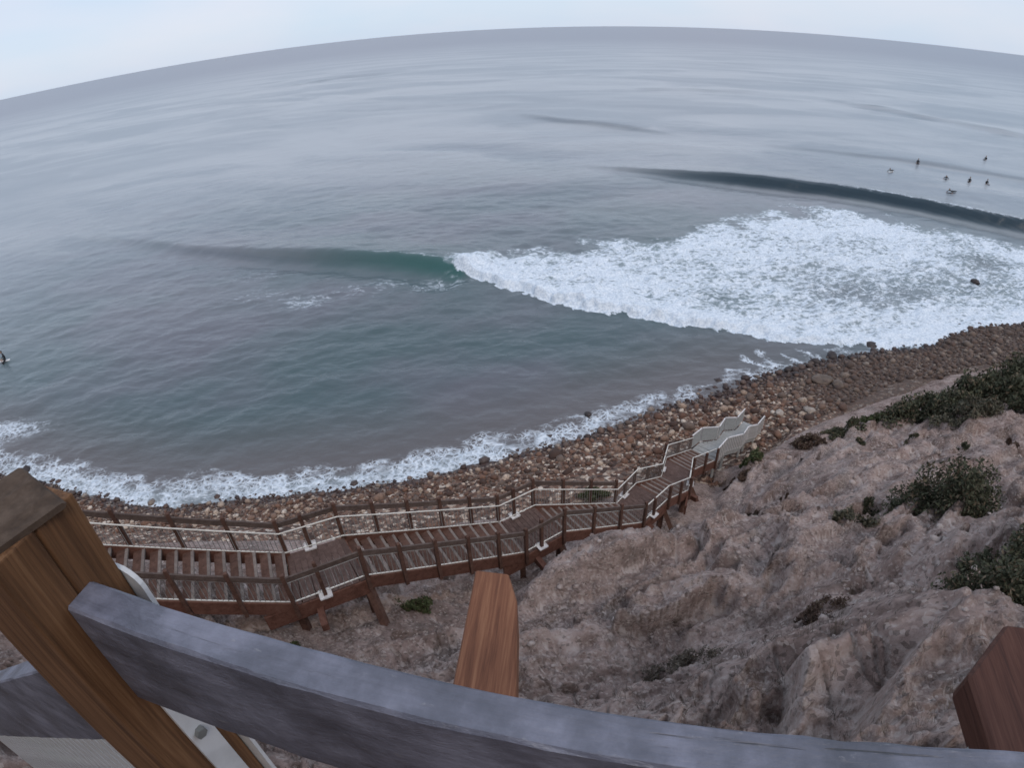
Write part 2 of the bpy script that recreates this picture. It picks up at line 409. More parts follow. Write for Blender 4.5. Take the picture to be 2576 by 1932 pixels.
def stone_nodes(t, rnd):
    c = t.ramp(rnd, [(0.0, (0.062, 0.036, 0.028)), (0.15, (0.125, 0.068, 0.048)), (0.34, (0.19, 0.108, 0.076)), (0.50, (0.145, 0.108, 0.09)), (0.64, (0.225, 0.148, 0.112)),
                     (0.77, (0.34, 0.255, 0.20)), (0.87, (0.50, 0.41, 0.335)), (0.95, (0.62, 0.55, 0.48))], 'CONSTANT')
    n = t.noise(t.geo(), 9, 5, 0.65)
    c = t.mix(t.step(n, 0.45, 0.65), c, t.mix(0.55, c, (0.05, 0.036, 0.03)))
    c = t.mix(1.0, c, (0.98, 0.95, 0.93), 'MULTIPLY')
    sz = t.n('SeparateXYZ'); geo = t.n('NewGeometry'); t.t.links.new(geo.outputs['Position'], sz.inputs[0])
    c = t.mix(t.math('MULTIPLY', t.step(t.math('ADD', sz.outputs[0], t.math('MULTIPLY', t.noise(t.geo(), 0.35, 3), 8.0)), 17.0, 24.0), 0.72), c, (0.085, 0.062, 0.052))
    wet = t.step(t.math('ADD', sz.outputs[2], t.math('MULTIPLY', t.noise(t.geo(), 0.5, 3), 0.5)), 0.75, 0.35)
    c = t.mix(wet, c, t.mix(0.72, c, (0.03, 0.02, 0.022)))
    r = t.math('MULTIPLY_ADD', wet, -0.42, 0.85)
    return t.done(c, r, 0.4, t.bump(n, 0.35, 0.03))
def mat_stone(obj):
    t = NT('beach_stone' + ('' if obj else '_mass'))
    return stone_nodes(t, t.n('ObjectInfo').outputs['Random'] if obj else t.attr('rnd'))
def mat_beach():
    t = NT('shingle'); g = t.geo()
    v = t.n('TexVoronoi'); t.set(v.inputs['Vector'], g); t.set(v.inputs['Scale'], 5.5)
    sep = t.n('SeparateColor'); t.t.links.new(v.outputs['Color'], sep.inputs[0])
    t2 = stone_nodes(t, sep.outputs[0])
    t.b.inputs['Normal'].links and t.t.links.remove(t.b.inputs['Normal'].links[0])
    t.set(t.b.inputs['Normal'], t.bump(t.math('SUBTRACT', 1.0, v.outputs['Distance']), 0.8, 0.12))
    return t.m
def mat_sea():
    t = NT('sea_water'); g = t.geo()
    foam = t.attr('foam'); lace = t.attr('lace')
    far = t.attr('far')                       # 0 near, 1 far off: calms unresolved ripples and paints sky reflection into the body colour
    # colour of the water body: grey-green, sand stirred up near the shore
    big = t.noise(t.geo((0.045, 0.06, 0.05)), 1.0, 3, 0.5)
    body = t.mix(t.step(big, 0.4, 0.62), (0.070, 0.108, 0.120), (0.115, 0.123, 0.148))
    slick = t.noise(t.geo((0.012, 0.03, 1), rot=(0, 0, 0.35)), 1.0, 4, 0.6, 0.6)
    body = t.mix(far, body, t.mix(t.step(slick, 0.38, 0.62), (0.215, 0.248, 0.282), (0.335, 0.360, 0.385)))  # far water paled in bands: sky reflection put into the colour
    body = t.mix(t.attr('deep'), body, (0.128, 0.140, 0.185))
    body = t.mix(t.attr('shallow'), body, (0.118, 0.112, 0.118))
    body = t.mix(t.attr('face'), body, (0.040, 0.112, 0.108))  # green of light passing through the wave, painted into the body colour
    body = t.mix(t.attr('dface'), body, (0.022, 0.042, 0.058))  # steep faces darkened in colour for their weaker sky reflection
    body = t.mix(t.math('MULTIPLY', t.step(foam, 0.05, 0.7), 0.75), body, (0.27, 0.335, 0.37))      # water full of bubbles
    # foam: patches with torn holes, and laces
    w1 = t.noise(t.geo((0.8, 1.35, 1.0), rot=(0, 0, 0.15)), 1.25, 5, 0.62, 0.5)
    w2 = t.noise(t.geo((1.0, 1.6, 1.0)), 2.6, 4, 0.6, 0.4)
    vd = t.voro(t.geo((1, 1.7, 1), rot=(0, 0, 0.2)), 2.0, 'F1')
    hole = t.math('ADD', t.math('MULTIPLY', w1, 0.55), t.math('ADD', t.math('MULTIPLY', w2, 0.40), t.math('MULTIPLY', vd, 0.12)))
    fm = t.step(t.math('ADD', foam, t.math('MULTIPLY', t.math('SUBTRACT', hole, 0.54), 3.3)), 0.26, 0.80)
    fm = t.math('MULTIPLY', fm, t.step(foam, 0.03, 0.30))
    lv = t.n('VectorMath'); lv.operation = 'ADD'
    nc = t.n('TexNoise'); t.set(nc.inputs['Vector'], g); t.set(nc.inputs['Scale'], 1.3); t.set(nc.inputs['Detail'], 3)
    t.t.links.new(g, lv.inputs[0]); t.t.links.new(nc.outputs['Color'], lv.inputs[1])
    cell = t.voro(lv.outputs[0], 1.5, 'DISTANCE_TO_EDGE')
    cell2 = t.voro(lv.outputs[0], 3.8, 'DISTANCE_TO_EDGE')
    lines = t.math('MAXIMUM', t.step(cell, 0.16, 0.02), t.math('MULTIPLY', t.step(cell2, 0.16, 0.02), 0.8))
    lm = t.math('MULTIPLY', lines, t.step(t.math('ADD', lace, t.math('MULTIPLY', t.math('SUBTRACT', w1, 0.5), 1.6)), 0.15, 0.75))
    lm = t.math('MAXIMUM', lm, t.step(t.math('ADD', lace, t.math('MULTIPLY', t.math('SUBTRACT', w2, 0.5), 1.2)), 0.72, 1.1))
    lm = t.math('MULTIPLY', lm, t.step(lace, 0.04, 0.25))
    m = t.math('MAXIMUM', fm, t.math('MULTIPLY', lm, 0.9), clamp=True)
    foamc = t.mix(t.step(t.noise(g, 6, 4, 0.6), 0.35, 0.65), (0.52, 0.60, 0.69), (0.74, 0.81, 0.88))
    c = t.mix(m, body, foamc)
    r = t.math('MULTIPLY_ADD', m, 0.5, t.math('MULTIPLY_ADD', far, 0.14, 0.14))
    # ripples
    rp = t.math('ADD', t.math('MULTIPLY', t.noise(t.geo((0.55, 1.25, 1), rot=(0, 0, 0.45)), 0.9, 5, 0.62, 0.4), 1.0),
                t.math('MULTIPLY', t.noise(t.geo((0.7, 1.3, 1), rot=(0, 0, -0.3)), 3.2, 4, 0.6), 0.22))
    hh = t.math('ADD', rp, t.math('MULTIPLY', foam, w2))
    nd = t.n('Bump'); nd.inputs['Distance'].default_value = 0.30
    t.set(nd.inputs['Strength'], t.math('MULTIPLY_ADD', far, -0.24, 0.34)); t.set(nd.inputs['Height'], hh)
    m_ = t.done(c, r, 0.5, nd.outputs[0]); t.b.inputs['IOR'].default_value = 1.333
    return m_
MAT['cliff'] = mat_cliff(); MAT['stone'] = mat_stone(True); MAT['stones'] = mat_stone(False); MAT['beach'] = mat_beach(); MAT['sea'] = mat_sea()

# ------------------------------------------------------------------ sea
W1 = smooth_line([(-66.2, 77.8), (-45.9, 68.0), (-36, 62.6), (-26.3, 58.4), (-14.8, 54.3), (-9.6, 52.4), (-5.4, 50.3), (-2.6, 48.2)])
FRONT = smooth_line([(-5.5, 50.6), (-1.4, 47.2), (3.7, 42.4), (10.4, 39.3), (16.7, 36.5), (21.1, 34.6), (30.5, 33.6), (38.0, 34.7), (44.2, 36.4), (60, 40)])
BACK = smooth_line([(-5.5, 51.9), (0.3, 53.7), (9.0, 55.3), (19.4, 57.3), (29.3, 62.7), (38.8, 66.2), (50.5, 61.0), (61.4, 55.0), (80, 48)])
W2 = smooth_line([(10, 91.6), (23.8, 83.0), (32.5, 78.7), (41.1, 74.9), (49.1, 70.5), (56.3, 65.3), (63.9, 60.1), (80, 50)])
W3 = [smooth_line([(2.6, 155), (12.6, 138.2), (21.6, 129.7), (29.5, 121.2), (36.6, 113.2)]),
      smooth_line([(100, 190), (113.9, 172.4), (120.3, 158.2), (128.5, 148.5), (136.8, 137.6), (150, 120)]),
      smooth_line([(-120, 318), (-85, 350), (-50, 352)]), smooth_line([(40, 203), (72, 201), (90, 196)]),
      smooth_line([(44.3, 109.0), (59.9, 102.7), (75.3, 96.4), (90.2, 88.1), (110, 76)])]
SHORE = smooth_line([(-60, 34), (-45, 28), (-31.5, 23.6), (-27.1, 22.6), (-22.5, 21.5), (-18.4, 20.9), (-14.1, 21.4), (-9.7, 21.9), (-5.0, 22.6), (-2.7, 23.3), (2.2, 24.8), (4.8, 25.8), (7.7, 27.2), (12.8, 29.2), (15.6, 30.3), (20.5, 31.9), (25, 32.8), (30, 33.4), (42, 36.1)], 4)

az = np.radians(np.concatenate([np.linspace(-88, -62, 24)[:-1], np.linspace(-62, 62, 640), np.linspace(62, 88, 24)[1:]]))
rr = np.concatenate([np.geomspace(15, 140, 520)[:-1], np.geomspace(140, 16000, 230)])
sx, sy, sF = polar_grid(az, rr)
sr = np.hypot(sx, sy)
near = sr < 420
def wave(x, y, P, A, front, back, taper=(0.15, 0.1), land=-1):
    d, t, s = poly_dist(x, y, P)
    sd_ = d * s * land                                   # > 0 on the landward side
    env = sstep(0, taper[0], t) * sstep(0, taper[1], 1 - t) if taper else 1.0
    k = np.where(sd_ > 0, np.exp(-(sd_ / front) ** 2), np.exp(-(-sd_ / back) ** 1.5))
    tr = -0.28 * np.exp(-((sd_ - front * 2.6) / (front * 1.6)) ** 2)
    return A * (k + tr) * env, sd_, env, t
sz = np.zeros(sx.shape); foam = np.zeros(sx.shape); lace = np.zeros(sx.shape); face = np.zeros(sx.shape); dface = np.zeros(sx.shape); shallow = np.zeros(sx.shape)
N_ = np.where(near)[0]; x, y = sx[N_], sy[N_]
z = np.zeros(x.shape)
# wind chop and swell
ph = (x * 0.50 + y * 0.866)
warp = (fbm(x * 0.02, y * 0.02, 71, 3) - 0.5) * 40
z += 0.12 * np.sin((ph + warp) / 27 * 2 * np.pi) * sstep(30, 70, ph)
z += 0.09 * np.sin((x * 0.25 + y * 0.97 + warp * 1.3) / 13 * 2 * np.pi) * sstep(40, 90, y) * fbm(x * 0.03, y * 0.03, 75, 2)
chop = np.clip(0.95 - sr[N_] / 160, 0.20, 0.8)
z += ((fbm(x * 0.30 + y * 0.10, y * 0.55 - x * 0.12, 77, 4) - 0.5) * 0.50 + (fbm(x * 0.8 + y * .3, y * 1.3 - x * .3, 79, 3) - 0.5) * 0.20) * chop
e, sd1, env1, t1 = wave(x, y, W1, 1.12, 1.0, 5.0, (0.97, 0.02))
z += e; face[N_] = np.maximum(face[N_], env1 * sstep(0.62, 0.95, t1) * np.exp(-((sd1 - 0.75) / 0.95) ** 2))
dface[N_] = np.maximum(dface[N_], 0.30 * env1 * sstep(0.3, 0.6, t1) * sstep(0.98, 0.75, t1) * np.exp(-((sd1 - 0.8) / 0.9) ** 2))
e, sd2, env2, t2 = wave(x, y, W2, 1.40, 0.95, 6.0, (0.36, 0.0001))
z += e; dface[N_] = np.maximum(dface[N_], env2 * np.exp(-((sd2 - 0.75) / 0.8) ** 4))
face[N_] *= 1.0
lace_w = env2 * sstep(0.35, 0.6, t2) * np.exp(-((sd2 + 0.15) / 0.35) ** 2) * 0.65
for P, A in zip(W3, (0.55, 0.7, 0.8, 0.5, 0.35)):
    e, sd3, env3, _ = wave(x, y, P, A, 2.0, 7.0, (0.3, 0.25)); z += e
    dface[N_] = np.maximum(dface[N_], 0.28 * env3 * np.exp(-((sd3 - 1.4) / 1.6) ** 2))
# white water behind the breaking front
jit = (fbm(x * 0.9, y * 0.9, 83, 4) - 0.5) * 1.7 + (vnoise(x * 2.3, y * 2.3, 85) - 0.5) * 0.5
dF, tF, sF_ = poly_dist(x, y, FRONT); dFs = dF * sF_ + jit * sstep(0, 0.06, tF)      # > 0 behind the front
dB, tB, sB_ = poly_dist(x, y, BACK); dBs = -dB * sB_ + (fbm(x * 0.25, y * 0.25, 87, 4) - 0.5) * 9
inz = (x > -5.6)
foamy = inz * sstep(-0.75, -0.5, dFs) * sstep(-1.5, 3.0, dBs)
dens = 0.61 + 0.55 * np.exp(-np.clip(dFs, 0, 99) / 1.6) + 0.28 * sstep(0.30, 0.0, tF) * np.exp(-np.clip(dFs, 0, 99) / 14) - 0.10 * sstep(0.25, 0.5, tF) * sstep(3, 8, dFs) * sstep(25, 12, dFs) + (fbm(x * 0.14, y * 0.2, 89, 3) - 0.5) * 0.75 + 0.12 * sstep(8, 20, dFs)
foam[N_] = np.clip(foamy * dens, 0, 1.3)
bore = np.where(dFs > 0, np.exp(-dFs / 4.5), np.exp(-(dFs / 0.28) ** 2)) * inz * sstep(0, 0.05, tF) * (0.72 - 0.45 * sstep(0.05, 0.6, tF))
z += bore * (0.75 + 0.5 * fbm(x * 1.2, y * 1.2, 91, 3)) + foamy * (fbm(x * 1.0, y * 1.7, 93, 4) - 0.5) * 0.7
# scraps of old foam drifting in front of the wave
for (px, py, rad, am) in ((-17, 45, 3.0, 0.42), (-22, 47, 4, 0.25), (-13, 46.5, 4, 0.25), (-6, 47, 3.0, 0.42), (-10.5, 48, 3.0, 0.32), (-24, 52, 5, 0.2), (2, 38, 7, 0.12), (9, 35, 5, 0.11)):
    lace[N_] = np.maximum(lace[N_], am * np.exp(-(((x - px) / rad) ** 2 + ((y - py) / (rad * 0.6)) ** 2)))
lace[N_] = np.maximum(lace[N_], np.maximum(lace_w, env1 * sstep(0.72, 0.95, t1) * np.exp(-((sd1 + 0.1) / 0.25) ** 2) * 0.45))
lace[N_] = np.maximum(lace[N_], 0.9 * np.exp(-(((x + 35) / 3.5) ** 2 + ((y - 28) / 1.2) ** 2)))
for k_, (ax, ay, bx2, by2, cx2, cy2, am) in enumerate(((15.0, 33.4, 15.5, 32.2, 16.4, 31.2, .8), (16.4, 33.7, 17.0, 32.0, 17.1, 30.6, .75), (18.2, 33.2, 18.5, 32.2, 19.3, 31.0, .7), (19.4, 33.4, 20.3, 32.6, 20.6, 31.8, .6), (14.0, 31.6, 14.4, 30.9, 15.2, 30.4, .6), (21.4, 33.3, 21.8, 32.6, 22.6, 32.2, .5))):
    dk, tk, _ = poly_dist(x + (fbm(x * 1.1, y * 1.1, 111, 3) - .5) * 0.9, y, smooth_line([(ax, ay), (bx2, by2), (cx2, cy2)]))
    lace[N_] = np.maximum(lace[N_], am * np.exp(-(dk / (0.14 + 0.22 * fbm(x * .8, y * .8, 113 + k_, 2))) ** 2) * sstep(0, .2, tk) * (0.5 + fbm(x * 1.3, y * 1.3, 117, 2)))
# swash along the stones
dS, tS, sS_ = poly_dist(x, y, SHORE); dSs = dS * sS_                                  # > 0 out at sea
wid = 1.1 * sstep(8, -2, x) + 0.7 + 2.6 * (fbm(x * 0.22, y * 0.22, 95, 3) - 0.5)
wid = np.clip(wid, 0.35, 9)
sw = sstep(wid + 1.0, wid * 0.35, dSs + (fbm(x * 0.9, y * 0.9, 97, 3) - 0.5) * 1.6)
lace[N_] = np.maximum(lace[N_], sw * (0.64 - 0.28 * sstep(2, 9, x) + (fbm(x * 0.55, y * 0.55, 119, 3) - 0.5) * 0.9))
foam[N_] = np.maximum(foam[N_], 0.44 * sstep(4, -4, x) * sstep(wid * 0.9, 0.2, dSs) * sstep(-45, -25, x))
shallow[N_] = sstep(9, 1.0, dSs) * sstep(30, 10, x)
z += 0.10 * sw * fbm(x * 1.5, y * 1.5, 99, 3) + 0.10 * sstep(3, 0, dSs)
z *= sstep(-3, 6, dSs) * 0.85 + 0.15
z += 0.02
sz[N_] = z
keepv = np.ones(sx.shape, bool); nn_ = sr < 60; keepv[nn_] = base_h(sx[nn_], sy[nn_]) < 0.45
kF = keepv[sF].all(1)
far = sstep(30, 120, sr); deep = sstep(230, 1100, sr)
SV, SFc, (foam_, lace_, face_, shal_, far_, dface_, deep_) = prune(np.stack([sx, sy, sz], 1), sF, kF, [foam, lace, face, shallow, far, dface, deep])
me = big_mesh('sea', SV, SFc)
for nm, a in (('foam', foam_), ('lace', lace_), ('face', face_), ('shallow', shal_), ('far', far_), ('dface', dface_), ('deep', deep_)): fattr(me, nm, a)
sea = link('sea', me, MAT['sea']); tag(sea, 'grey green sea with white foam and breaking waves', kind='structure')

# ------------------------------------------------------------------ cliff and beach
az = np.radians(np.concatenate([np.linspace(-180, -92, 50)[:-1], np.linspace(-92, 92, 600), np.linspace(92, 180, 50)[1:]])); rr = np.geomspace(0.7, 75, 600)
tx, ty, tF_ = polar_grid(az, rr)
tz, crust, tb = cliff_h(tx, ty)
low = sstep(2.3, 1.6, tb)
tz = tz - low * 0.25
kF = (tz[tF_] > -0.8).all(1)
V, F, (cr,) = prune(np.stack([tx, ty, tz], 1), tF_, kF, [crust])
me = big_mesh('cliff', V, F, False); fattr(me, 'crust', cr)
cliff = link('cliff', me, MAT['cliff']); tag(cliff, 'eroded pinkish clay cliff falling to the beach', kind='structure')

gx, gy = np.meshgrid(np.arange(-62, 62, 0.28), np.arange(12, 46, 0.28)); i = np.arange(gx.size).reshape(gx.shape)
F = np.stack([i[:-1, :-1], i[:-1, 1:], i[1:, 1:], i[1:, :-1]], -1).reshape(-1, 4)
bx, by = gx.ravel(), gy.ravel(); bb = base_h(bx, by)
bz = bb + (fbm(bx * 1.2, by * 1.2, 61, 3) - 0.5) * 0.16 + (vnoise(bx * 4, by * 4, 5) - 0.5) * 0.07 - sstep(1.7, 2.5, bb) * 0.6
bz = stair_clear(bx, by, bz)
kF = ((bb[F] < 2.8) & (bb[F] > -2.4)).all(1)
V, F, _ = prune(np.stack([bx, by, bz], 1), F, kF, [])
beach = link('beach', big_mesh('beach', V, F), MAT['beach']); tag(beach, 'narrow beach of brown and cream cobbles', kind='structure')
def ground(x, y):
    """height of the ground you would stand on"""
    h, c, b = cliff_h(np.array([x]), np.array([y])); return float(h[0])

# ------------------------------------------------------------------ beach stones
bm = bmesh.new(); bmesh.ops.create_icosphere(bm, subdivisions=2, radius=1.0)
ICO_V = np.array([v.co[:] for v in bm.verts]); ICO_F = np.array([[v.index for v in f.verts] for f in bm.faces]); bm.free()
bm = bmesh.new(); bmesh.ops.create_icosphere(bm, subdivisions=1, radius=1.0)
ICO1_V = np.array([v.co[:] for v in bm.verts]); ICO1_F = np.array([[v.index for v in f.verts] for f in bm.faces]); bm.free()
def rock_shape(seed, V, rough=0.28):
    r = np.random.default_rng(seed)
    D = r.normal(size=(9, 3)); D /= np.linalg.norm(D, axis=1)[:, None]; o = r.uniform(0.62, 0.95, 9)
    P = V.copy()
    for d, k in zip(D, o):                                   # flatten a few sides
        s_ = P @ d; P = P - np.outer(np.maximum(s_ - k, 0) * 0.85, d)
    n = np.sin(P @ r.normal(size=3) * 3 + r.uniform(0, 6)) * np.sin(P @ r.normal(size=3) * 2.4)
    return P * (1 + rough * 0.35 * n[:, None]) * np.array([1.0, r.uniform(0.68, 0.95), r.uniform(0.5, 0.75)])
STONE_ME = []
for k in range(10):
    me = big_mesh('stone', rock_shape(100 + k, ICO1_V), ICO1_F); me.materials.append(MAT['stone']); STONE_ME.append(me)
# candidates over the beach band, denser and larger down the middle
cand = []
r_ = np.random.default_rng(5)
X = r_.uniform(-34, 42, 80000); Y = r_.uniform(13, 37, 80000); B = base_h(X, Y)
ok = (B > -0.35) & (B < 1.35 + 0.5 * sstep(6, 14, X) + (fbm(X * .3, Y * .3, 3, 2) - 0.5) * 1.0) & (X > -34)
X, Y, B = X[ok], Y[ok], B[ok]
S = np.exp(r_.normal(math.log(0.076), 0.52, len(X))); S = np.clip(S, 0.045, 0.42)
S = S * (0.85 + 0.3 * sstep(-12, 8, X))
order = np.argsort(-S); cell = {}; keep = []
for i in order:                                               # no two stones may sit in one place
    cx, cy = int(X[i] / 0.35), int(Y[i] / 0.35); good = True
    for a in (-1, 0, 1):
        for b in (-1, 0, 1):
            for j in cell.get((cx + a, cy + b), ()):
                if (X[i] - X[j]) ** 2 + (Y[i] - Y[j]) ** 2 < (0.80 * (S[i] + S[j])) ** 2: good = False; break
            if not good: break
        if not good: break
    if good: cell.setdefault((cx, cy), []).append(i); keep.append(i)
    if len(keep) >= 13000: break
keep = np.array(keep); X, Y, B, S = X[keep], Y[keep], B[keep], S[keep]
Z = B + (fbm(X * 1.2, Y * 1.2, 61, 3) - 0.5) * 0.16 + 0.02 + S * 0.12
d_, t_, s_ = poly_dist(X, Y, STAIR_MID); sel = d_ > 0.9
X, Y, Z, S = X[sel], Y[sel], Z[sel], S[sel]
size = S / np.sqrt(X ** 2 + Y ** 2 + 400) * (Z > 0.05)
big = np.argsort(-size)[:300]; rest = np.setdiff1d(np.arange(len(X)), big)
for i in big:
    o = link('stone', STONE_ME[random.randrange(10)], None, beach, (X[i], Y[i], Z[i]), (random.uniform(-.4, .4), random.uniform(-.4, .4), random.uniform(0, 6.3)))
    o.scale = (S[i],) * 3
shapes = [rock_shape(200 + k, ICO1_V) for k in range(14)]
nv, nf = len(ICO1_V), len(ICO1_F); SV = np.zeros((len(rest) * nv, 3), np.float32); SF = np.zeros((len(rest) * nf, 3), np.int32); SR = np.zeros(len(rest) * nv, np.float32)
for k, i in enumerate(rest):
    a = random.uniform(0, 6.283); b = random.uniform(-.5, .5); ca, sa, cb, sb = math.cos(a), math.sin(a), math.cos(b), math.sin(b)
    R = np.array([[ca, -sa, 0], [sa, ca, 0], [0, 0, 1]]) @ np.array([[1, 0, 0], [0, cb, -sb], [0, sb, cb]])
    SV[k * nv:(k + 1) * nv] = (shapes[k % 14] * S[i]) @ R.T + (X[i], Y[i], Z[i]); SF[k * nf:(k + 1) * nf] = ICO1_F + k * nv; SR[k * nv:(k + 1) * nv] = random.random()
me = big_mesh('cobbles', SV, SF); fattr(me, 'rnd', SR)
tag(link('cobbles', me, MAT['stones'], beach), kind='stuff')

# larger boulders at the water's edge
BOULDERS = [((25.6, 33.4), 0.62, 'big dark brown boulder awash at the foot of the white water'), ((21.8, 32.3), 0.55, 'wet angular boulder left of the big dark one in the shallows'),
            ((20.2, 31.5), 0.36, 'low wet boulder beside streaks of foam near the shore'), ((17.8, 30.6), 0.32, 'small dark boulder between two foam streaks'),
            ((17.9, 29.7), 0.30, 'small round dark boulder nearest the beach below the foam streaks'), ((18.9, 28.2), 0.75, 'flat brown slab lying on the beach beyond the white stairs'),
            ((43.3, 43.9), 0.55, 'lone black rock sticking out of the white water'), ((23.0, 31.5), 0.34, 'dark flat boulder just landward of the big dark boulder'),
            ((27.8, 32.3), 0.33, 'small rock at the right of the big dark boulder'), ((32.5, 31.6), 0.40, 'brown rock on the wet shingle below the right end of the foam'),
            ((4.2, 27.0), 0.24, 'small dark stone alone in the calm water off the beach'), ((-29.6, 23.6), 0.5, 'dark boulder in the swash at the far left'),
            ((-27.6, 22.4), 0.3, 'smaller dark rock beside the left swash boulder'), ((19.4, 27.2), 0.5, 'squat tan boulder behind the flat brown slab'), ((16.1, 24.4), 0.38, 'pale cream boulder just right of the white stairs'), ((14.6, 24.9), 0.33, 'rounded pale boulder at the foot of the white stairs')]
def mat_boulder(name, base):
    t = NT(name); n = t.noise(t.geo(), 4, 6, 0.65); c = t.mix(t.step(n, 0.35, 0.65), tuple(v * 0.6 for v in base), base)
    return t.done(c, 0.55, 0.4, t.bump(n, 0.6, 0.08))
MAT['bdark'] = mat_boulder('wet_rock', (0.045, 0.034, 0.034)); MAT['bbrown'] = mat_boulder('brown_rock', (0.14, 0.10, 0.075)); MAT['bpale'] = mat_boulder('pale_rock', (0.42, 0.36, 0.31))
for k, ((bx_, by_), sz_, lab) in enumerate(BOULDERS):
    m_ = MAT['bpale'] if 'pale' in lab else MAT['bbrown'] if ('brown slab' in lab or 'tan' in lab or 'brown rock' in lab) else MAT['bdark']
    V = rock_shape(400 + k, ICO_V, 0.5); r3 = np.random.default_rng(k); V = V * (1 + 0.06 * (r3.random((len(V), 1)) - 0.5))
    if 'slab' in lab: V[:, 2] *= 0.5
    b_ = max(float(base_h(np.array([bx_]), np.array([by_]))[0]), -0.15)
    o = link('boulder', big_mesh('boulder', V * sz_, ICO_F, True), m_, None, (bx_, by_, b_ + sz_ * 0.22 + (0.25 if 'lone' in lab else 0)), (0, 0, k * 1.3))
    tag(o, lab, 'boulder', 'boulders along the shore')

# ------------------------------------------------------------------ timber stairway
MAT['stain'] = wood('stained_timber', (0.048, 0.025, 0.019), (0.105, 0.056, 0.042), (0.16, 0.092, 0.07), (1, 1, 1), 0.75)
MAT['rail'] = wood('weathered_rail', (0.060, 0.042, 0.036), (0.105, 0.076, 0.066), (0.16, 0.125, 0.11), (1, 1, 1), 0.8)
MAT['fascia'] = wood('red_brown_timber', (0.06, 0.026, 0.018), (0.135, 0.062, 0.045), (0.19, 0.10, 0.074), (1, 1, 1), 0.75)
MAT['tread'] = wood('worn_tread', (0.13, 0.105, 0.094), (0.20, 0.165, 0.148), (0.28, 0.24, 0.22), (1, 1, 1), 0.8)
MAT['plank'] = wood('deck_plank', (0.06, 0.036, 0.030), (0.105, 0.066, 0.056), (0.16, 0.11, 0.095), (1, 1, 1), 0.75)
def mat_metal(name, base, rough=0.45):
    t = NT(name); n = t.noise(t.coord('Object'), 7, 5, 0.6)
    return t.done(t.mix(t.step(n, 0.35, 0.7), base, tuple(v * 0.78 for v in base)), rough, 0.5, None, 0.0)
MAT['galv'] = mat_metal('pale_galvanised_steel', (0.72, 0.70, 0.65)); MAT['bal'] = mat_metal('dull_baluster_steel', (0.27, 0.26, 0.25)); MAT['plate'] = mat_metal('white_bracket', (0.72, 0.70, 0.70)); MAT['panel'] = mat_metal('grey_steel_panel', (0.34, 0.345, 0.34))

def V3(p, z): return Vector((p[0], p[1], z))
SA, SB = root('timber_stairway', (-5.0, 9.0, 9.0)), root('metal_stairway', (8.8, 20.5, 2.6))
tag(SA, 'brown timber stairway zigzagging down the cliff to the beach', 'stairway')
tag(SB, 'pale grey metal stairway with sheet sides at the foot of the timber steps', 'stairway')
POST_ME = {}
def post_mesh(w, h, mat):
    k = (w, h, mat.name)
    if k not in POST_ME:
        V, F = beam_vf((0, 0, 0), (0, 0, h), w, w, (0, 1, 0)); V2 = [v for v in V]
        me = mesh('post', V2, F); bm = bmesh.new(); bm.from_mesh(me)
        bmesh.ops.bevel(bm, geom=[e for e in bm.edges if all(v.co.z > h - 1e-4 for v in e.verts)], offset=w * 0.18, segments=1, affect='EDGES')
        bm.to_mesh(me); bm.free(); me.materials.append(mat); POST_ME[k] = me
    return POST_ME[k]
def balusters(p0, p1, zlo, zhi, n, r=0.0065):
    return join_vf([beam_vf(p0.lerp(p1, (i + .5) / n) + Vector((0, 0, zlo)), p0.lerp(p1, (i + .5) / n) + Vector((0, 0, zhi)), r * 2, r * 2, (0.3, 1, 0)) for i in range(n)])
def side_rail(par, a, b, out, bays, timber=True):
    """posts, timber top rail, pale tube, bottom rail and thin balusters along one deck edge a-b; out points away from the walkway"""
    o = out.normalized(); ang = math.atan2((b - a).y, (b - a).x)
    pm = post_mesh(0.09, 1.50 if timber else 1.16, MAT['stain'])
    for i in range(bays + 1):
        p = a.lerp(b, i / bays) + o * 0.075 + Vector((0, 0, -0.30))
        link('post', pm, None, par, p, (0, 0, ang))
    e = Vector((0, 0, 1.0))
    if timber: part('top_rail', beam_vf(a + o * 0.078 + e, b + o * 0.078 + e, 0.05, 0.14, (0, 0, 1), 0.04), MAT['rail'], par)
    ht = Vector((0, 0, 0.80))
    part('handrail_tube', tube_vf(a - o * 0.02 + ht, b - o * 0.02 + ht, 0.019), MAT['galv'], par)
    bt = Vector((0, 0, 0.13))
    part('bottom_rail', beam_vf(a - o * 0.02 + bt, b - o * 0.02 + bt, 0.028, 0.022), MAT['galv'], par)
    n = max(2, int((b - a).length / 0.115))
    ob = part('baluster_panel', balusters(a - o * 0.02, b - o * 0.02, 0.14, 0.80, n), MAT['bal'], par); ob['kind'] = 'stuff'
def tread_set(par, f0, n0, f1, n1, n, mat, dz=0.0, depth=0.27):
    d = ((f1 + n1) - (f0 + n0)); d.z = 0; d.normalize()
    for i in range(1, n + 1):
        t = (i - 0.5) / n; zf = f0.lerp(f1, i / (n + 0.0)).z if False else f0.z + (f1.z - f0.z) * i / (n + 1)
        p = f0.lerp(f1, t); q = n0.lerp(n1, t); p.z = q.z = zf + dz
        u = (q - p).normalized()
        if mat is MAT['panel']: part('tread', beam_vf(p + u * 0.03, q - u * 0.03, depth, 0.045), mat, par); continue
        part('tread', beam_vf(p + u * 0.03 - d * 0.035, q - u * 0.03 - d * 0.035, depth - 0.075, 0.045), MAT['stain'], par)
        part('nosing', beam_vf(p + u * 0.03 + d * 0.099, q - u * 0.03 + d * 0.099, 0.070, 0.05), mat, par)
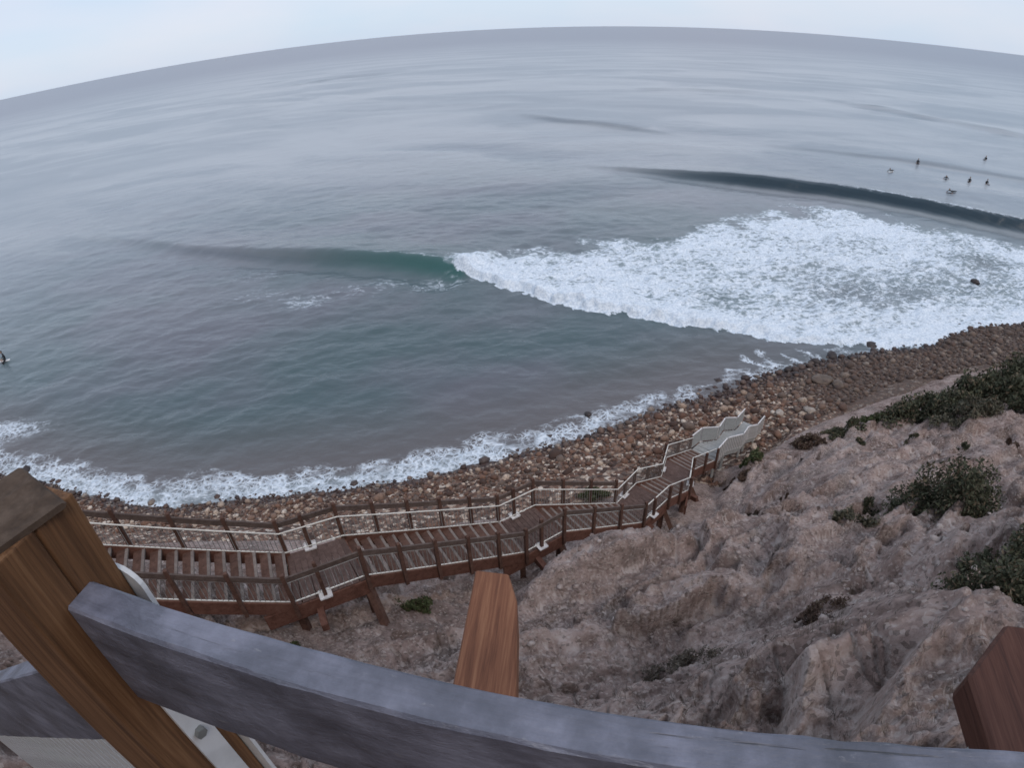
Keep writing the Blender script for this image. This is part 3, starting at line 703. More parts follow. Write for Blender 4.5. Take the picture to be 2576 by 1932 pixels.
def flight(i, j, n, lab, timber=True):
    f0, n0 = V3(NODES[i][0], NODES[i][2]), V3(NODES[i][1], NODES[i][2]); f1, n1 = V3(NODES[j][0], NODES[j][2]), V3(NODES[j][1], NODES[j][2])
    dn = Vector((0, 0, -0.09))
    vf = join_vf([beam_vf(f0 + dn, f1 + dn, 0.085, 0.36), beam_vf(n0 + dn, n1 + dn, 0.085, 0.36)])
    fl = part('stair_flight', vf, MAT['fascia'], SA); fl['label'] = lab
    tread_set(fl, f0, n0, f1, n1, n, MAT['tread'])
    of = (f0 - n0); of.z = 0
    L = (f1 - f0).length; bays = max(2, round(L / 1.15))
    side_rail(fl, f0, f1, of, bays, timber); side_rail(fl, n0, n1, -of, bays, timber)
    return fl
def landing(i, j, lab, timber=True):
    z = NODES[i][2]; f0, n0, f1, n1 = V3(NODES[i][0], z), V3(NODES[i][1], z), V3(NODES[j][0], z), V3(NODES[j][1], z)
    dn = Vector((0, 0, -0.16))
    dd = Vector((0, 0, -0.24)); back = (n0 - n1).normalized() * 0.75
    vf = join_vf([beam_vf(f0 + dd, f1 + dd, 0.08, 0.46), beam_vf(n0 + dd + back, n1 + dd, 0.08, 0.46), beam_vf(f0 + dn, n0 + dn, 0.058, 0.28), beam_vf(f1 + dn, n1 + dn, 0.058, 0.28),
                  beam_vf(f0.lerp(f1, .3) + dn * 2.6, n0.lerp(n1, .3) + dn * 2.6 + (n0 - f0) * 0.35, 0.16, 0.22)])
    la = part('landing', vf, MAT['fascia'], SA); la['label'] = lab
    n = max(4, round((f1 - f0).length / 0.145))
    for k in range(n):
        t = (k + .5) / n; part('plank', beam_vf(f0.lerp(f1, t), n0.lerp(n1, t), (f0.lerp(n0, .5) - f1.lerp(n1, .5)).length / n - 0.012, 0.035), MAT['plank'], la)
    of = (f0 - n0); of.z = 0
    for a, b, o in ((f0, f1, of), (n0, n1, -of)):
        o = o.normalized(); m = a.lerp(b, 0.42) + o * 0.03
        e = Vector((0, 0, 1.0)); ht = Vector((0, 0, .80)); bt = Vector((0, 0, .13))
        link('post', post_mesh(0.09, 1.18 if timber else 0.85, MAT['stain']), None, la, m + Vector((0, 0, 0.02)), (0, 0, math.atan2((b - a).y, (b - a).x)))
        u = (b - a).normalized(); w = 0.145
        c = m + Vector((0, 0, 0.05)); v = u.cross(Vector((0, 0, 1)))
        part('base_plate', beam_vf(c - u * w, c + u * w, 0.27, 0.024), MAT['plate'], la)
        ring = join_vf([beam_vf(c - u * w + v * s_ * 0.135 + Vector((0, 0, .025)), c + u * w + v * s_ * 0.135 + Vector((0, 0, .025)), 0.014, 0.03) for s_ in (-1, 1)] +
                       [beam_vf(c + u * s_ * w - v * 0.13 + Vector((0, 0, .025)), c + u * s_ * w + v * 0.13 + Vector((0, 0, .025)), 0.014, 0.029) for s_ in (-1, 1)])
        part('plate_rim', ring, MAT['plate'], la)
        if timber: part('top_rail', beam_vf(a + o * 0.078 + e, b + o * 0.078 + e, 0.05, 0.14, (0, 0, 1), 0.04), MAT['rail'], la)
        part('handrail_tube', tube_vf(a - o * 0.02 + ht, b - o * 0.02 + ht, 0.019), MAT['galv'], la)
        part('bottom_rail', beam_vf(a - o * 0.02 + bt, b - o * 0.02 + bt, 0.028, 0.022), MAT['galv'], la)
        nb = max(2, int((b - a).length / 0.115))
        ob = part('baluster_panel', balusters(a - o * 0.02, b - o * 0.02, 0.14, 0.80, nb), MAT['bal'], la); ob['kind'] = 'stuff'
    # legs to the ground
    for a, b, lean in ((f0, n0, 0.0), (f1, n1, 0.0), (n0, f0, 0.0), (n1, f1, 0.0)):
        p = a.lerp(b, 0.12); g = ground(p.x, p.y) - 0.4
        if g > z - 0.6: g = z - 1.0
        part('support_leg', beam_vf(Vector((p.x, p.y, g)), Vector((p.x, p.y, z - 0.30)), 0.17, 0.17, (0, 1, 0)), MAT['stain'], SA)
    # raking strut and a bearer on the landward side
    p = n1.lerp(f1, 0.1); q = p + (n1 - f1).normalized() * 0.9; g = ground(q.x, q.y)
    part('strut', beam_vf(Vector((q.x, q.y, min(g, z - 1.3) - 0.3)), p + Vector((0, 0, -0.34)), 0.16, 0.2, (0, 1, 0)), MAT['stain'], SA)
flight(0, 1, 20, 'topmost flight, its upper end hidden behind the near post')
landing(1, 2, 'highest landing, nearest the look-out')
flight(2, 3, 14, 'long middle flight below the highest landing')
landing(3, 4, 'second landing from the top')
flight(4, 5, 11, 'flight leading down from the second landing')
landing(5, 6, 'third landing, by the first spur of clay', False)
flight(6, 7, 5, 'short flight between the third and the lowest landing', False)
landing(7, 8, 'lowest timber landing, dark boards', False)
flight(8, 9, 7, 'lowest timber flight, meeting the metal stairs', False)

# ------------------------------------------------------------------ metal stairway
def mflight(i, j, n):
    f0, n0 = V3(NODES[i][0], NODES[i][2]), V3(NODES[i][1], NODES[i][2]); f1, n1 = V3(NODES[j][0], NODES[j][2]), V3(NODES[j][1], NODES[j][2])
    flat = abs(f0.z - f1.z) < 0.01; dn = Vector((0, 0, -0.1))
    fl = part('landing' if flat else 'stair_flight', join_vf([beam_vf(f0 + dn, f1 + dn, 0.05, 0.24), beam_vf(n0 + dn, n1 + dn, 0.05, 0.24), beam_vf(f0.lerp(f1, .5) + dn, n0.lerp(n1, .5) + dn, 0.05, 0.1)]), MAT['panel'], SB)
    if flat:
        m = 3
        for k in range(m):
            part('deck_panel', beam_vf(f0.lerp(f1, (k + .5) / m), n0.lerp(n1, (k + .5) / m), (f1 - f0).length / m - 0.02, 0.03), MAT['panel'], fl)
    else: tread_set(fl, f0, n0, f1, n1, n, MAT['panel'], 0, 0.24)
    of = (f0 - n0).normalized()
    for a, b, o in ((f0, f1, of), (n0, n1, -of)):
        a, b = a + o * 0.05, b + o * 0.05; a, b = a.lerp(b, 0.05), b.lerp(a, 0.05)
        V = [a + Vector((0, 0, .10)), b + Vector((0, 0, .10)), b + Vector((0, 0, .80)), a + Vector((0, 0, .80))]; V = V + [v + o * 0.02 for v in V]
        part('side_panel', (V, [(0, 1, 2, 3), (7, 6, 5, 4), (0, 4, 5, 1), (1, 5, 6, 2), (2, 6, 7, 3), (3, 7, 4, 0)]), MAT['panel'], fl)
        part('handrail_tube', tube_vf(a + o * 0.01 + Vector((0, 0, .85)), b + o * 0.01 + Vector((0, 0, .85)), 0.028), MAT['plate'], fl)
        nb = max(2, round((b - a).length / 0.2))
        for k in range(nb + 1):
            p = a.lerp(b, min(max(k / nb, 0.015), 0.985)) + o * 0.045
            part('stiffener', beam_vf(p + Vector((0, 0, .05)), p + Vector((0, 0, .83)), 0.026, 0.026, (0, 1, 0)), MAT['plate'], fl)
    return fl
mflight(9, 10, 0); mflight(10, 11, 4); mflight(11, 12, 0); mflight(12, 13, 4); mflight(13, 14, 0)
for k in (9, 10, 11, 12, 13, 14):
    for p in NODES[k][:2]:
        g = float(base_h(np.array([p[0]]), np.array([p[1]]))[0]) - 0.3
        part('support_leg', beam_vf((p[0], p[1], min(g, NODES[k][2] - .5)), (p[0], p[1], NODES[k][2] - 0.2), 0.09, 0.09, (0, 1, 0)), MAT['panel'], SB)

# ------------------------------------------------------------------ look-out railing right in front of the viewer
def mat_weathered():
    t = NT('weathered_grey_board'); v = t.coord('Object', (0.25, 3, 3))
    g = t.noise(v, 9, 6, 0.7, 0.5); b = t.noise(t.coord('Object', (1, 1, 1)), 7, 6, 0.65); f = t.noise(t.coord('Object', (1, 2, 2)), 34, 4, 0.7)
    c = t.ramp(t.math('ADD', t.math('MULTIPLY', b, 0.75), t.math('MULTIPLY', g, 0.25)), [(0.38, (0.056, 0.060, 0.080)), (0.5, (0.108, 0.114, 0.150)), (0.62, (0.195, 0.203, 0.262))])
    c = t.mix(t.math('MULTIPLY', t.step(f, 0.62, 0.74), 0.5), c, (0.26, 0.26, 0.28))
    ck = t.noise(t.coord('Object', (0.5, 14, 14)), 5, 4, 0.6, 0.3); crack = t.step(ck, 0.67, 0.72)
    c = t.mix(t.math('MULTIPLY', crack, 0.8), c, (0.02, 0.02, 0.022))
    g = t.math('SUBTRACT', g, t.math('MULTIPLY', crack, 1.5))
    return t.done(c, t.math('MULTIPLY_ADD', b, 0.3, 0.28), 0.75, t.bump(t.math('ADD', g, f), 0.5, 0.005))
MAT['board'] = mat_weathered()
MAT['post'] = wood('sawn_pine_post', (0.042, 0.020, 0.011), (0.168, 0.084, 0.040), (0.31, 0.172, 0.088), (7, 7, 0.22), 0.7, None, 0.4)
MAT['endgrain'] = wood('weathered_end_grain', (0.035, 0.024, 0.018), (0.075, 0.052, 0.038), (0.125, 0.09, 0.068), (3, 3, 3), 0.9)
MAT['bearer'] = wood('orange_hardwood', (0.075, 0.028, 0.017), (0.185, 0.078, 0.043), (0.31, 0.155, 0.085), (7, 0.3, 7), 0.65, None, 0.35)
MAT['bearer2'] = wood('dark_red_hardwood', (0.032, 0.012, 0.009), (0.080, 0.032, 0.022), (0.13, 0.060, 0.043), (7, 0.3, 7), 0.65, None, 0.35)
MAT['wsteel'] = mat_metal('white_painted_steel', (0.62, 0.64, 0.66), 0.4); MAT['bolt'] = mat_metal('dull_bolt', (0.16, 0.17, 0.17), 0.5)
TX, TY = Vector((0.967, -0.255, 0)).normalized(), Vector((0.255, 0.967, 0)).normalized()
def AS(a, s, z): return TX * a + TY * s + Vector((0, 0, z))
def prism(outline, off):
    n = len(outline); V = list(outline) + [v + off for v in outline]
    return V, [tuple(range(n)), tuple(range(2 * n - 1, n - 1, -1))] + [(i, n + i, n + (i + 1) % n, (i + 1) % n) for i in range(n)]
LK = root('lookout_railing', AS(-0.777, 0.278, 18.35))
tag(LK, 'pine post and weathered grey board railing of the look-out in the foreground', 'railing')
def local_part(name, vf, mat, par, o, ang, **kw):
    """like part(), but the mesh is turned so that its own x runs along the rail (grain follows the timber)"""
    V, F = vf; R = Matrix.Rotation(-ang, 3, 'Z'); V = [R @ (Vector(v) - o) for v in V]
    ob = part(name, (V, F), mat, None, loc=(0, 0, 0), **kw)
    ob.parent = par; ob.location = o - WPOS[par.name]; ob.rotation_euler = (0, 0, ang); WPOS[ob.name] = o
    return ob
ANG = math.atan2(TX.y, TX.x)
# post, 150 mm square, with a drying crack down its face
def sub_board(a0, a1, s0, s1, zf0, zf1, n=40, wob=0.0015, seed=0):
    """long board with slightly uneven arrises; zf0, zf1 give bottom and top heights along a"""
    V, F = [], []; r = random.Random(seed)
    for i in range(n + 1):
        a = a0 + (a1 - a0) * i / n; c = 0.004
        j = [r.uniform(-wob, wob) for _ in range(8)]
        zt, zb = zf1(a), zf0(a)
        ring = [(s0 + j[0], zb + c), (s0 + c, zb + j[1]), (s1 - c, zb + j[1]), (s1 + j[2], zb + c), (s1 + j[2], zt - c + j[3]), (s1 - c + j[4], zt + j[5]), (s0 + c + j[6], zt + j[5]), (s0 + j[7], zt - c + j[3])]
        V += [AS(a, s, z_) for s, z_ in ring]
    for i in range(n):
        for k in range(8): F.append((i * 8 + k, i * 8 + (k + 1) % 8, (i + 1) * 8 + (k + 1) % 8, (i + 1) * 8 + k))
    F += [tuple(range(7, -1, -1)), tuple(range(n * 8, n * 8 + 8))]
    return V, F
o = AS(-0.777, 0.278, 18.35)
post = local_part('post', prism([AS(-0.852, 0.207, 17.2), AS(-0.702, 0.207, 17.2), AS(-0.702, 0.276, 17.2), AS(-0.708, 0.279, 17.2), AS(-0.702, 0.282, 17.2), AS(-0.702, 0.349, 17.2), AS(-0.852, 0.349, 17.2)], Vector((0, 0, 2.326))), MAT['post'], LK, o, ANG, bevel=0.003)
cap = local_part('post_top', sub_board(-0.851, -0.703, 0.208, 0.348, lambda a: 19.526, lambda a: 19.534, 8, 0.001, 3), MAT['endgrain'], post, o, ANG)
for k, (a, s) in enumerate(((-0.752, 0.236), (-0.775, 0.229))):
    local_part('nail_head', tube_vf(AS(a, s, 19.532), AS(a, s, 19.537), 0.007, 12), MAT['wsteel'], post, o, ANG)
bd = local_part('rail_board', sub_board(-0.7015, 3.2, 0.252, 0.304, lambda a: 19.166, lambda a: 19.400, 90, 0.0012, 1), MAT['board'], LK, AS(1.2, 0.278, 19.28), ANG)
ztop = lambda a: 19.19 + 0.686 * (a + 0.852)
bd2 = local_part('rail_board', sub_board(-2.9, -0.8525, 0.252, 0.304, lambda a: ztop(a) - 0.284, ztop, 40, 0.0012, 2), MAT['board'], LK, AS(-1.8, 0.278, 18.6), ANG)
bd2['label'] = 'lower sloping board left of the post'
for k in range(34):                                             # white pickets under the sloping board
    a = -0.885 - k * 0.052
    local_part('picket', prism([AS(a, 0.309, ztop(a) - 1.05), AS(a - 0.040, 0.309, ztop(a) - 1.05), AS(a - 0.040, 0.309, ztop(a) - 0.10), AS(a, 0.309, ztop(a) - 0.10)], TY * 0.016), MAT['wsteel'], LK, AS(a, 0.31, ztop(a) - 0.6), ANG)
local_part('stringer', sub_board(-2.9, -0.8525, 0.328, 0.37, lambda a: ztop(a) - 1.35, lambda a: ztop(a) - 1.0, 12, 0.001, 4), MAT['stain'], LK, AS(-1.8, 0.35, 17.6), ANG)
# steel bracket on the post
br = local_part('steel_plate', prism([AS(-0.7017, 0.269, 18.5), AS(-0.7017, 0.319, 18.5), AS(-0.7017, 0.319, 19.163), AS(-0.7017, 0.269, 19.163)], TX * 0.006), MAT['wsteel'], LK, AS(-0.70, 0.294, 18.9), ANG)
local_part('bolt', tube_vf(AS(-0.696, 0.291, 18.985), AS(-0.683, 0.291, 18.985), 0.012, 6), MAT['bolt'], br, AS(-0.69, 0.291, 18.985), ANG)
cor = [AS(-0.765, 0.351, 18.4), AS(-0.677, 0.351, 18.4)] + [AS(-0.717 + 0.040 * math.cos(u), 0.351, 19.33 + 0.040 * math.sin(u)) for u in np.linspace(0, math.pi, 11)]
local_part('steel_tongue', prism(cor, TY * 0.008), MAT['wsteel'], LK, AS(-0.695, 0.353, 18.9), ANG)
# deck and the bearers that stick out beneath the railing
DK = root('lookout_deck', AS(0.8, -0.6, 18.3)); tag(DK, 'timber deck under the viewer with red bearers sticking out past the railing', 'deck')
for k in range(13):
    s = 0.20 - k * 0.145
    local_part('deck_board', prism([AS(-0.9, s, 18.31), AS(3.2, s, 18.31), AS(3.2, s - 0.135, 18.31), AS(-0.9, s - 0.135, 18.31)], Vector((0, 0, 0.04))), MAT['plank'], DK, AS(1.2, s, 18.33), ANG)
def P2(x, y, z=18.3): return Vector((x, y, z))
def bearer(outline, ang, drop, chamf, lab, mat):
    off = Vector((0, 0, -drop)); c = sum(outline, Vector()) / len(outline)
    o = local_part('bearer', prism(outline, off), mat, DK, c, ang, bevel=chamf, seg=1); o['label'] = lab
    return o
bearer([P2(-0.335, -0.9), P2(-0.195, -0.9), P2(-0.045, 0.62), P2(-0.018, 1.25), P2(-0.045, 1.375), P2(-0.163, 1.40), P2(-0.225, 0.95)], -0.13, 0.20, 0.006, 'middle bearer, orange timber with a cut corner', MAT['bearer'])
bearer([P2(0.95, -0.9), P2(1.22, -0.9), P2(1.70, 0.45), P2(1.88, 0.86), P2(1.68, 0.93), P2(1.415, 0.775), P2(1.34, 0.50)], -0.3, 0.14, 0.012, 'right-hand bearer, dark red timber with a pointed end', MAT['bearer2'])
local_part('gusset_plate', prism([P2(1.05, 0.44, 18.29), P2(1.285, 0.56, 18.29), P2(1.23, 0.40, 18.29), P2(1.0, 0.30, 18.29)], Vector((0, 0, -0.006))), MAT['bolt'], DK, P2(1.15, 0.45), 0)
for a in (-0.6, 0.9, 2.6):
    p = AS(a, -0.3, 0); g = ground(p.x, p.y)
    local_part('deck_leg', beam_vf((p.x, p.y, g - 0.5), (p.x, p.y, 18.30), 0.18, 0.18, (0, 1, 0)), MAT['stain'], DK, Vector((p.x, p.y, 17)), 0)

# ------------------------------------------------------------------ shrubs
def mat_leaf(name, a, b):
    t = NT(name); n = t.noise(t.geo(), 2.2, 3, 0.6); rr_ = t.n('NewGeometry').outputs['Random Per Island']
    c = t.mix(rr_, a, b); c = t.mix(t.step(rr_, 0.80, 0.84), c, (0.13, 0.10, 0.07)); c = t.mix(t.math('MULTIPLY', t.step(n, 0.4, 0.7), 0.4), c, tuple(v * 1.5 for v in b))
    return t.done(c, 0.75, 0.2)
LEAF = {'dark': mat_leaf('dark_leaf', (0.030, 0.035, 0.021), (0.092, 0.096, 0.062)), 'green': mat_leaf('green_leaf', (0.034, 0.046, 0.020), (0.075, 0.090, 0.040)),
        'grey': mat_leaf('dusty_leaf', (0.060, 0.060, 0.042), (0.12, 0.115, 0.085)), 'dusty': mat_leaf('dry_grey_leaf', (0.07, 0.06, 0.048), (0.15, 0.128, 0.105)), 'brown': mat_leaf('dry_leaf', (0.045, 0.03, 0.024), (0.10, 0.065, 0.05))}
MAT['twig'] = wood('twig', (0.03, 0.022, 0.018), (0.06, 0.045, 0.036), (0.1, 0.08, 0.065), (1, 1, 1), 0.9)
def shrub(x, y, rx, ry, h, kind, n, leaf, lab, seed, lift=0.0, name='shrub', group='shrubs on the cliff'):
    r = np.random.default_rng(seed); g = ground(x, y) + lift
    k = max(4, int(n / 170)); C = []
    while len(C) < k:                                          # clump centres within the crown
        p = r.uniform(-1, 1, 3); p[2] = abs(p[2])
        if (p ** 2).sum() < 1: C.append(p * (0.82, 0.82, 0.8))
    C = np.array(C); ci = r.integers(0, k, n); cs = r.uniform(0.16, 0.34, k)
    d = r.normal(size=(n, 3)); d /= np.linalg.norm(d, axis=1)[:, None]
    P = C[ci] + d * (cs[ci] * r.random(n) ** 0.45)[:, None]
    P = P * (rx, ry, h) ; P[:, 2] = np.abs(P[:, 2]) + 0.02
    gz = cliff_h(P[:, 0] + x, P[:, 1] + y)[0] - (g - lift); P[:, 2] += np.maximum(gz, -0.8)   # follow the slope
    a = r.normal(size=(n, 3)); a[:, 2] += 0.8; a /= np.linalg.norm(a, axis=1)[:, None]
    b = np.cross(a, r.normal(size=(n, 3))); b /= np.linalg.norm(b, axis=1)[:, None]
    L = leaf * r.uniform(0.6, 1.5, n)[:, None]; W = L * 0.42
    V = np.stack([P - a * L, P + b * W, P + a * L, P - b * W], 1).reshape(-1, 3); F = np.arange(n * 4).reshape(-1, 4)
    R_ = root(name, (x, y, g)); tag(R_, lab, 'shrub', group)
    link('foliage', big_mesh('foliage', V, F, False), LEAF[kind], R_, (x, y, g))
    st = []
    for c in C[:max(4, k // 2)]:
        st.append(tube_vf((x + r.uniform(-.06, .06), y + r.uniform(-.06, .06), g - 0.15), (x + c[0] * rx, y + c[1] * ry, g + c[2] * h * 0.9 + float(base_h(np.array([x + c[0] * rx]), np.array([y + c[1] * ry]))[0] - base_h(np.array([x]), np.array([y]))[0])), 0.008 + 0.012 * h, 5))
    ob = part('stems', join_vf(st), MAT['twig'], R_, loc=(x, y, g)); ob['kind'] = 'stuff'
    return R_
SHRUBS = [
 (10.7, 9.1, 1.45, 1.25, 1.6, 'dark', 9500, 0.05, 'largest dark green bush at the middle right of the cliff'),
 (9.25, 9.95, 0.5, 0.4, 0.45, 'dark', 1500, 0.045, 'small dark tuft just left of the largest bush'),
 (8.2, 9.2, 0.75, 0.6, 0.4, 'grey', 2200, 0.045, 'olive scrub patch below the largest bush'),
 (2.65, 5.3, 0.7, 0.6, 0.5, 'dusty', 2600, 0.025, 'dusty grey bush in the gully right of the middle bearer'),
 (-2.75, 9.3, 0.62, 0.42, 0.55, 'green', 3200, 0.04, 'bright green bush under the long middle flight of stairs'),
 (5.7, 3.35, 1.0, 0.7, 0.9, 'dark', 9000, 0.03, 'dark green bush above the right-hand bearer'),
 (7.4, 4.6, 0.9, 0.7, 0.8, 'dark', 5000, 0.035, 'dark scrub at the right edge above the foreground bush'),
 (5.0, 5.4, 0.55, 0.4, 0.4, 'brown', 1800, 0.03, 'black brown tuft in the hollow between the two spurs'),
 (26.8, 20.6, 3.0, 2.6, 2.6, 'dark', 12000, 0.10, 'tall dark thicket at the right edge above the beach'),
 (23.2, 20.6, 2.6, 2.4, 2.1, 'dark', 10000, 0.10, 'dark thicket next to the one at the right edge'),
 (19.9, 20.6, 2.2, 2.0, 1.5, 'dark', 8000, 0.09, 'low dark thicket left of the two tall ones'),
 (18.2, 21.4, 1.4, 0.9, 0.7, 'green', 2600, 0.08, 'greenish scrub at the left end of the thicket'),
 (30.8, 21.8, 2.6, 2.0, 2.1, 'dark', 6500, 0.11, 'outermost thicket cut by the right edge of the picture'),
 (15.6, 20.3, 1.2, 0.7, 0.55, 'dark', 2200, 0.07, 'dark mat of scrub on the rim above the upper beach'),
 (24.6, 17.9, 2.6, 1.6, 1.4, 'dark', 8000, 0.08, 'spreading dark scrub on the slope below the thickets'),
 (20.6, 18.4, 2.0, 1.2, 0.9, 'grey', 4500, 0.07, 'grey scrub strip between the thickets and the pale slope'),
 (13.6, 19.8, 1.3, 0.7, 0.6, 'brown', 2200, 0.06, 'brown scrub at the left end of the rim'),
 (10.2, 18.7, 0.7, 0.5, 0.7, 'green', 2200, 0.06, 'green bush beside the lowest timber landing'),
 (9.3, 17.6, 0.7, 0.4, 0.35, 'brown', 1400, 0.05, 'dark brown scrub in the hollow below the green bush'),
 (8.55, 14.4, 0.42, 0.3, 0.35, 'brown', 1100, 0.04, 'reddish brown tuft on the bare slope right of the stairs'),
 (9.35, 14.15, 0.20, 0.16, 0.35, 'brown', 500, 0.035, 'thin upright tuft right of the reddish one'),
 (7.85, 13.6, 0.5, 0.35, 0.35, 'grey', 1300, 0.035, 'dusty tuft on the crest of the first spur'),
 (14.1, 17.1, 0.42, 0.3, 0.35, 'dark', 800, 0.05, 'dark tuft on the pale slope below the rim'),
 (16.3, 16.8, 0.3, 0.25, 0.3, 'dark', 600, 0.05, 'small tuft on the pale slope, middle of three'),
 (17.3, 15.0, 0.4, 0.3, 0.5, 'dark', 800, 0.05, 'upright tuft on the pale slope near the right edge'),
 (17.9, 13.8, 0.55, 0.4, 0.4, 'brown', 900, 0.05, 'brown tuft on the pale shoulder at the right edge'),
 (-2.2, 15.6, 0.8, 0.5, 0.5, 'green', 2000, 0.06, 'green scrub seen through the railing of the long flight'),
 (3.4, 18.6, 0.9, 0.5, 0.5, 'green', 2000, 0.06, 'green scrub seen through the railing before the third landing'),
 (-8.0, 13.2, 0.8, 0.5, 0.5, 'grey', 1600, 0.05, 'grey green scrub seen through the railing of the topmost flight'),
 (-5.3, 7.4, 0.35, 0.25, 0.35, 'green', 900, 0.04, 'small green sprig under the highest landing')]
for k, a in enumerate(SHRUBS): shrub(*a, seed=900 + k)

# loose clods and stones lying on the cliff
r_ = np.random.default_rng(77); n_ = 2600
rad = np.exp(r_.uniform(math.log(1.5), math.log(24), n_)); aa = r_.uniform(-1.1, 1.45, n_)
X, Y = rad * np.sin(aa), rad * np.cos(aa); H, C_, B = cliff_h(X, Y)
dst, _, _ = poly_dist(X, Y, STAIR_MID)
ok = (B > 2.4) & (dst > 1.1) & (fbm(X * 0.6, Y * 0.6, 131, 3) > 0.46); X, Y, H, rad = X[ok], Y[ok], H[ok], rad[ok]
S = np.exp(r_.normal(math.log(0.03), 0.55, len(X))) * np.clip(rad / 6, 0.7, 2.2); S = np.clip(S, 0.01, 0.2)
SV = np.zeros((len(X) * nv, 3), np.float32); SF = np.zeros((len(X) * nf, 3), np.int32)
for k in range(len(X)):
    a = random.uniform(0, 6.28); ca, sa = math.cos(a), math.sin(a); R = np.array([[ca, -sa, 0], [sa, ca, 0], [0, 0, 1]])
    SV[k * nv:(k + 1) * nv] = (shapes[k % 14] * S[k]) @ R.T + (X[k], Y[k], H[k] + S[k] * 0.25); SF[k * nf:(k + 1) * nf] = ICO1_F + k * nv
me = big_mesh('loose_clods', SV, SF, False); fattr(me, 'crust', np.ones(len(SV)))
tag(link('loose_clods', me, MAT['cliff'], cliff), kind='stuff')
# wisps of dry grass
n_ = 1500; rad = np.exp(r_.uniform(math.log(2), math.log(20), n_)); aa = r_.uniform(-0.9, 1.4, n_); X, Y = rad * np.sin(aa), rad * np.cos(aa)
H, C_, B = cliff_h(X, Y); dst, _, _ = poly_dist(X, Y, STAIR_MID); ok = (B > 2.6) & (dst > 1.0) & (fbm(X * 0.5, Y * 0.5, 141, 3) > 0.56)
V, F = [], []
for gx_, gy_, gz_ in zip(X[ok], Y[ok], H[ok]):
    for j in range(14):
        a = random.uniform(0, 6.28); l = random.uniform(0.05, 0.16); bx_, by_ = gx_ + random.uniform(-.06, .06), gy_ + random.uniform(-.06, .06); i0 = len(V)
        V += [(bx_ - 0.003, by_, gz_ - 0.02), (bx_ + 0.003, by_, gz_ - 0.02), (bx_ + math.cos(a) * l * 0.6, by_ + math.sin(a) * l * 0.6, gz_ + l)]; F.append((i0, i0 + 1, i0 + 2))
tag(link('dry_grass', big_mesh('dry_grass', V, F, False), LEAF['dusty'], None), 'wisps of dry grass scattered over the clay slope', kind='stuff')

# ------------------------------------------------------------------ surfers and a far boat
def plain(name, c, rough=0.5):
    t = NT(name); n = t.noise(t.coord('Object'), 8, 3); return t.done(t.mix(t.step(n, .3, .7), c, tuple(v * .8 for v in c)), rough, 0.4)
MAT['suit'] = plain('black_wetsuit', (0.012, 0.012, 0.015)); MAT['skin'] = plain('skin', (0.42, 0.27, 0.2)); MAT['hair'] = plain('dark_hair', (0.02, 0.015, 0.012)); MAT['bwhite'] = plain('white_board', (0.75, 0.75, 0.74), 0.3); MAT['bgrey'] = plain('dark_board', (0.10, 0.11, 0.13), 0.3)
def skin_mesh(name, J, E_, root_i, mats, face_mat):
    me = bpy.data.meshes.new(name); me.from_pydata([j[:3] for j in J], E_, []); ob = bpy.data.objects.new(name, me); col.objects.link(ob)
    md = ob.modifiers.new('s', 'SKIN'); md.use_smooth_shade = True; sv = me.skin_vertices[0].data
    for v, j in zip(sv, J): v.radius = (j[3], j[3]) if len(j) == 4 else (j[3], j[4]); v.use_root = False
    sv[root_i].use_root = True
    ob.modifiers.new('b', 'SUBSURF').levels = 1
    dg = bpy.context.evaluated_depsgraph_get(); m2 = bpy.data.meshes.new_from_object(ob.evaluated_get(dg)); bpy.data.objects.remove(ob); m2.name = name
    m2.materials.clear()
    for m in mats: m2.materials.append(m)
    for p in m2.polygons: p.material_index = face_mat(p.center); p.use_smooth = True
    return m2
def finger_set(J, E_, hand, d, side):
    """palm-rooted finger chains, thumb from the side of the palm"""
    for k, (off, ln) in enumerate(((-0.03, 0.065), (-0.01, 0.08), (0.012, 0.078), (0.032, 0.06))):
        b = len(J); J.append((hand[0] + d[0] * 0.05 + off, hand[1] + d[1] * 0.05, hand[2] + d[2] * 0.05, 0.011)); J.append((hand[0] + d[0] * (0.05 + ln * .5) + off, hand[1] + d[1] * (0.05 + ln * .5), hand[2] + d[2] * (.05 + ln * .5) - 0.008, 0.010)); J.append((hand[0] + d[0] * (0.05 + ln) + off, hand[1] + d[1] * (0.05 + ln), hand[2] + d[2] * (.05 + ln) - 0.03, 0.008))
        E_ += [(side[1], b), (b, b + 1), (b + 1, b + 2)]
    b = len(J); J.append((hand[0] + side[0] * 0.05, hand[1] + d[1] * .02, hand[2] - 0.01, 0.011)); J.append((hand[0] + side[0] * 0.065, hand[1] + d[1] * .055, hand[2] - 0.02, 0.009)); E_ += [(side[1], b), (b, b + 1)]
